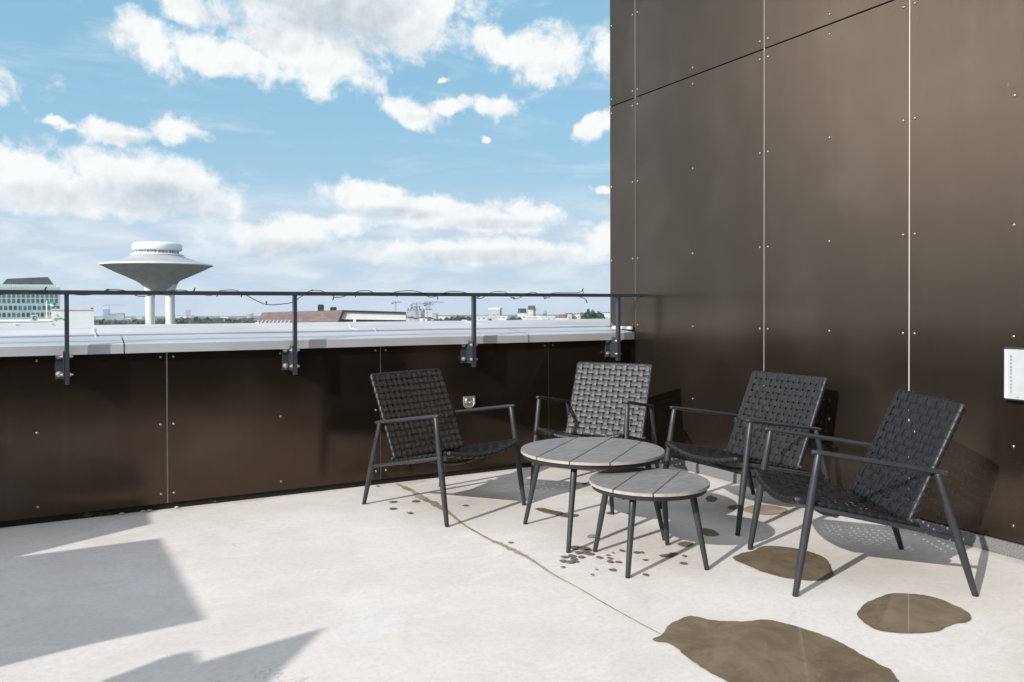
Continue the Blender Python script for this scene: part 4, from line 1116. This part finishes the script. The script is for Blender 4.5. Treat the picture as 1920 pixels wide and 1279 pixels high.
for (x0_, x1_, yt, D, mk, nm, lb) in CITY:
    t_, w, h = far_box(nm, lb, 'building', x0_, x1_, yt, D, max(12, (x1_-x0_)*K*D*.5), FM[mk], roof=roofs[nm], twist=rnd.uniform(-.25, .25))
    if 'black top' in lb:
        bm = B(); box(bm, -w*.45, w*.45, 1, 12, h+.8, h+3.5); obj('top_storey', bm, M['black'], t_)
    if nm == 'unfinished_building':
        for k in range(5):
            bm = B(); xx = -w*.45+k*w*.2; box(bm, xx, xx+w*.09, 2, 8, h+.6, h+rnd.uniform(2, 6)); obj('core_stub', bm, M['slate'], t_)
# domed turret
D = 900; p, rz = face_to(1021.5, D); kk = K*D
dt = thing('domed_tower', 'small brick tower with a green copper dome on the skyline', 'tower', (p.x, p.y, GZ), rz)
zd = lambda y: zat(y, D, 1021)-GZ
bm = B(); box(bm, -4*kk, 4*kk, 0, 8*kk, 0, zd(588)); obj('wall', bm, mat('dark_brick', (.12, .11, .11), .8), dt)
bm = B(); lathe(bm, [(4.4*kk, zd(588)), (4*kk, zd(586)), (3*kk, zd(584.2)), (1.3*kk, zd(583)), (.8*kk, zd(582)), (.2*kk, zd(580))], 20, (0, 4*kk, 0)); obj('dome', bm, mat('copper', (.12, .30, .26), .6), dt, True)
# cranes
def crane(px, yt, yj, D, j0, j1, lb):
    p, rz = face_to(px, D); kk = K*D*cosf(px); z_ = lambda y: zat(y, D, px)-GZ
    t_ = thing('tower_crane', lb, 'crane', (p.x, p.y, GZ), rz, 'tower cranes on the skyline')
    m_ = M['slate']
    bm = B(); w = .9
    for sx in (-1, 1):
        for sy in (-1, 1): box(bm, sx*w-.14, sx*w+.14, sy*w-.14, sy*w+.14, 0, z_(yt+3))
    z0 = z_(598); 
    while z0 < z_(yt+3)-2.4:
        tube(bm, [(-w, -w, z0), (w, -w, z0+2.2)], .1, 4, round_ends=False); tube(bm, [(w, w, z0), (-w, w, z0+2.2)], .1, 4, round_ends=False); z0 += 2.2
    obj('mast', bm, m_, t_)
    bm = B(); box(bm, -1.2, 1.2, -1.2, 1.2, z_(yj+1.2), z_(yj)); tube(bm, [(0, 0, z_(yj)), (0, 0, z_(yt))], [.7, .2], 6, round_ends=False); obj('cab', bm, m_, t_)
    bm = B()
    a, b = (j0-px)*kk, (j1-px)*kk; zj = z_(yj)
    for dz in (0, 1.1): tube(bm, [(a, 0, zj+dz), (b, 0, zj+dz*.6)], .16, 4, round_ends=False)
    n_ = 24
    for k in range(n_): tube(bm, [(a+(b-a)*k/n_, 0, zj+(1.1 if k % 2 else 0)), (a+(b-a)*(k+1)/n_, 0, zj+(0 if k % 2 else 1.1))], .1, 4, round_ends=False)
    tube(bm, [(a, 0, zj+.8), (0, 0, z_(yt)), (b*.8, 0, zj+.8)], .1, 4, round_ends=False)
    obj('jib', bm, m_, t_)
    s = a if abs(a) < abs(b) else b
    bm = B(); box(bm, s-1.5, s+1.5, -.8, .8, zj-2.2, zj-.1); obj('counterweight', bm, M['slate'], t_)
crane(742, 564, 567.5, 1150, 736, 753, 'lone leftmost tower crane above the black gable')
crane(781, 567, 570.5, 1100, 772, 810, 'tower crane over the left half of the unfinished building')
crane(778, 574, 576, 1150, 773, 786, 'shortest tower crane, low in front of the unfinished building')
crane(801, 568, 571, 1000, 797, 813, 'tower crane left of the white block')
crane(806, 565, 567.5, 1080, 796, 833, 'tallest tower crane over the white block')
crane(205, 570, 572.5, 1900, 195, 238, 'tower crane above the blue glass tower')

# trees
def leafball(bm, c, R, n, sz, rg):
    for _ in range(n):
        d_ = Vector((rg.gauss(0, 1), rg.gauss(0, 1), rg.gauss(0, 1))).normalized()
        rr = rg.uniform(.55, 1)**.5
        bump_ = 1+.35*noise.noise(d_*2.1+Vector((c[0]*.1, c[1]*.1, 0)))
        p = Vector(c)+Vector((d_.x*R[0], d_.y*R[1], d_.z*R[2]))*rr*bump_
        a = Vector((rg.gauss(0, 1), rg.gauss(0, 1), rg.gauss(0, 1))).normalized(); b = a.orthogonal().normalized(); c2 = a.cross(b)
        s = sz*rg.uniform(.6, 1.3)
        v = [bm.verts.new(p+b*s), bm.verts.new(p+c2*s), bm.verts.new(p-b*s), bm.verts.new(p-c2*s*.8)]
        bm.faces.new(v)
def tree(px, yt, wpx, D, lb, m='leaf', group='trees between the far buildings', hb=.35):
    p, rz = face_to(px, D); kk = K*D; H = zat(yt, D, px)-GZ; R = wpx*kk/2
    t_ = thing('tree', lb, 'tree', (p.x, p.y, GZ), rnd.uniform(0, 6), group)
    rg = random.Random(int(px*7))
    bm = B(); tube(bm, [(0, 0, 0), (.3, 0, H*.4), (.1, .3, H*.75)], [.5, .35, .12], 8)
    for k in range(5):
        a = 2*PI*k/5; tube(bm, [(.2, 0, H*(.4+.06*k)), (R*.6*math.cos(a), R*.6*math.sin(a), H*(.6+.05*k))], [.2, .06], 5)
    obj('trunk', bm, M['bark'], t_)
    bm = B(); ch = min(H*.6, 2.3*R)
    leafball(bm, (0, 0, H-ch/2), (R*.8, R*.8, ch/2), 700, R*.17, rg)
    for k in range(7):
        a = rg.uniform(0, 2*PI); q = rg.uniform(.35, .62)
        leafball(bm, (R*q*math.cos(a), R*q*math.sin(a), H-ch*rg.uniform(.3, .72)), (R*.42, R*.42, ch*.26), 230, R*.15, rg)
    obj('crown', bm, M[m], t_)
tree(1104, 583, 34, 300, 'big dark tree in front of the apartment slabs by the tall wall')
tree(1122, 585, 26, 310, 'right half of the dark tree clump beside the tall wall')
for (x, y, w, D, lb) in ((962, 594, 14, 470, 'left round tree between the white hall and the black topped block'), (973, 595, 14, 480, 'right round tree just left of the black topped block'), (952, 598, 9, 470, 'small tree at the right end of the low white block'), (919, 598, 10, 450, 'small dark tree at the foot of the grey tower block'),
                       (1003, 601, 10, 430, 'low tree in front of the cream low block')):
    tree(x, y, w, D, lb)
for (x, y, w, D) in ((815, 598, 12, 520), (826, 597.5, 14, 540), (838, 595, 13, 560), (848, 594, 14, 560), (858, 592.5, 15, 540), (868, 593, 14, 545), (878, 594, 13, 560), (887, 596, 12, 560)):
    tree(x, y, w, D, 'leafy green tree in the belt left of the third railing post', group='tree belt left of the third railing post')
# wooded land to the left, reads as one mass
rg = random.Random(3); bm = B()
for k in range(1500):
    D = rg.uniform(430, 1500); px = rg.uniform(150, 520) if k % 3 else rg.uniform(-150, 1160)
    yt = 600 + 6*(1-(D-430)/1070) + 2.0*noise.noise(Vector((px*.03, D*.003, 0)))-(1.5 if 300 < px < 480 else -1.5)
    if px > 520: yt += 2.5
    else: yt -= 1.0
    p = at(px, yt, D); R = rg.uniform(4, 8); H = p.z-GZ
    leafball(bm, (p.x, p.y, p.z-R*.8), (R, R, R*.9), 26, R*.32, rg)
tag(obj('woodland', bm, M['leafd']), 'dark green woodland stretching behind the water tower legs', 'woodland', kind='stuff')
# distant low ridge
bm = B(); ps = []
for k in range(161):
    px = -500+k*15; D = 2900
    y = 594.5 - 3.2*noise.noise(Vector((px*.006, 2, 0)))-1.2*noise.noise(Vector((px*.03, 7, 0))) - (px-300)*.004
    t_ = at(px, y, D); ps.append((t_, at(px, y, D*.93)))
for (a, b), (c_, d_) in zip(ps, ps[1:]):
    v = [bm.verts.new(q) for q in (Vector((b.x, b.y, GZ)), Vector((d_.x, d_.y, GZ)), c_, a)]; bm.faces.new(v)
    v = [bm.verts.new(q) for q in (a, c_, Vector((c_.x*1.01, c_.y*1.01, GZ)), Vector((a.x*1.01, a.y*1.01, GZ)))]; bm.faces.new(v)
tag(obj('far_hills', bm, M['leafd']), kind='structure')

# ------------------------------------------------------------------ haze
HAZE = True
if HAZE:
    bm = B(); box(bm, -3200, 3300, -3200, 3200, GZ-1, 24)
    hm = bpy.data.materials.new('haze'); hm.use_nodes = True; hm.node_tree.nodes.clear(); n = NT(hm.node_tree)
    v = n.n('ShaderNodeVolumePrincipled', {'Color': (.84, .90, 1, 1), 'Density': 2.1e-4, 'Anisotropy': .2})
    o_ = n.n('ShaderNodeOutputMaterial'); hm.node_tree.links.new(v.outputs[0], o_.inputs['Volume'])

    tag(obj('haze', bm, hm), 'pale blue haze over the far city', 'haze', kind='stuff')
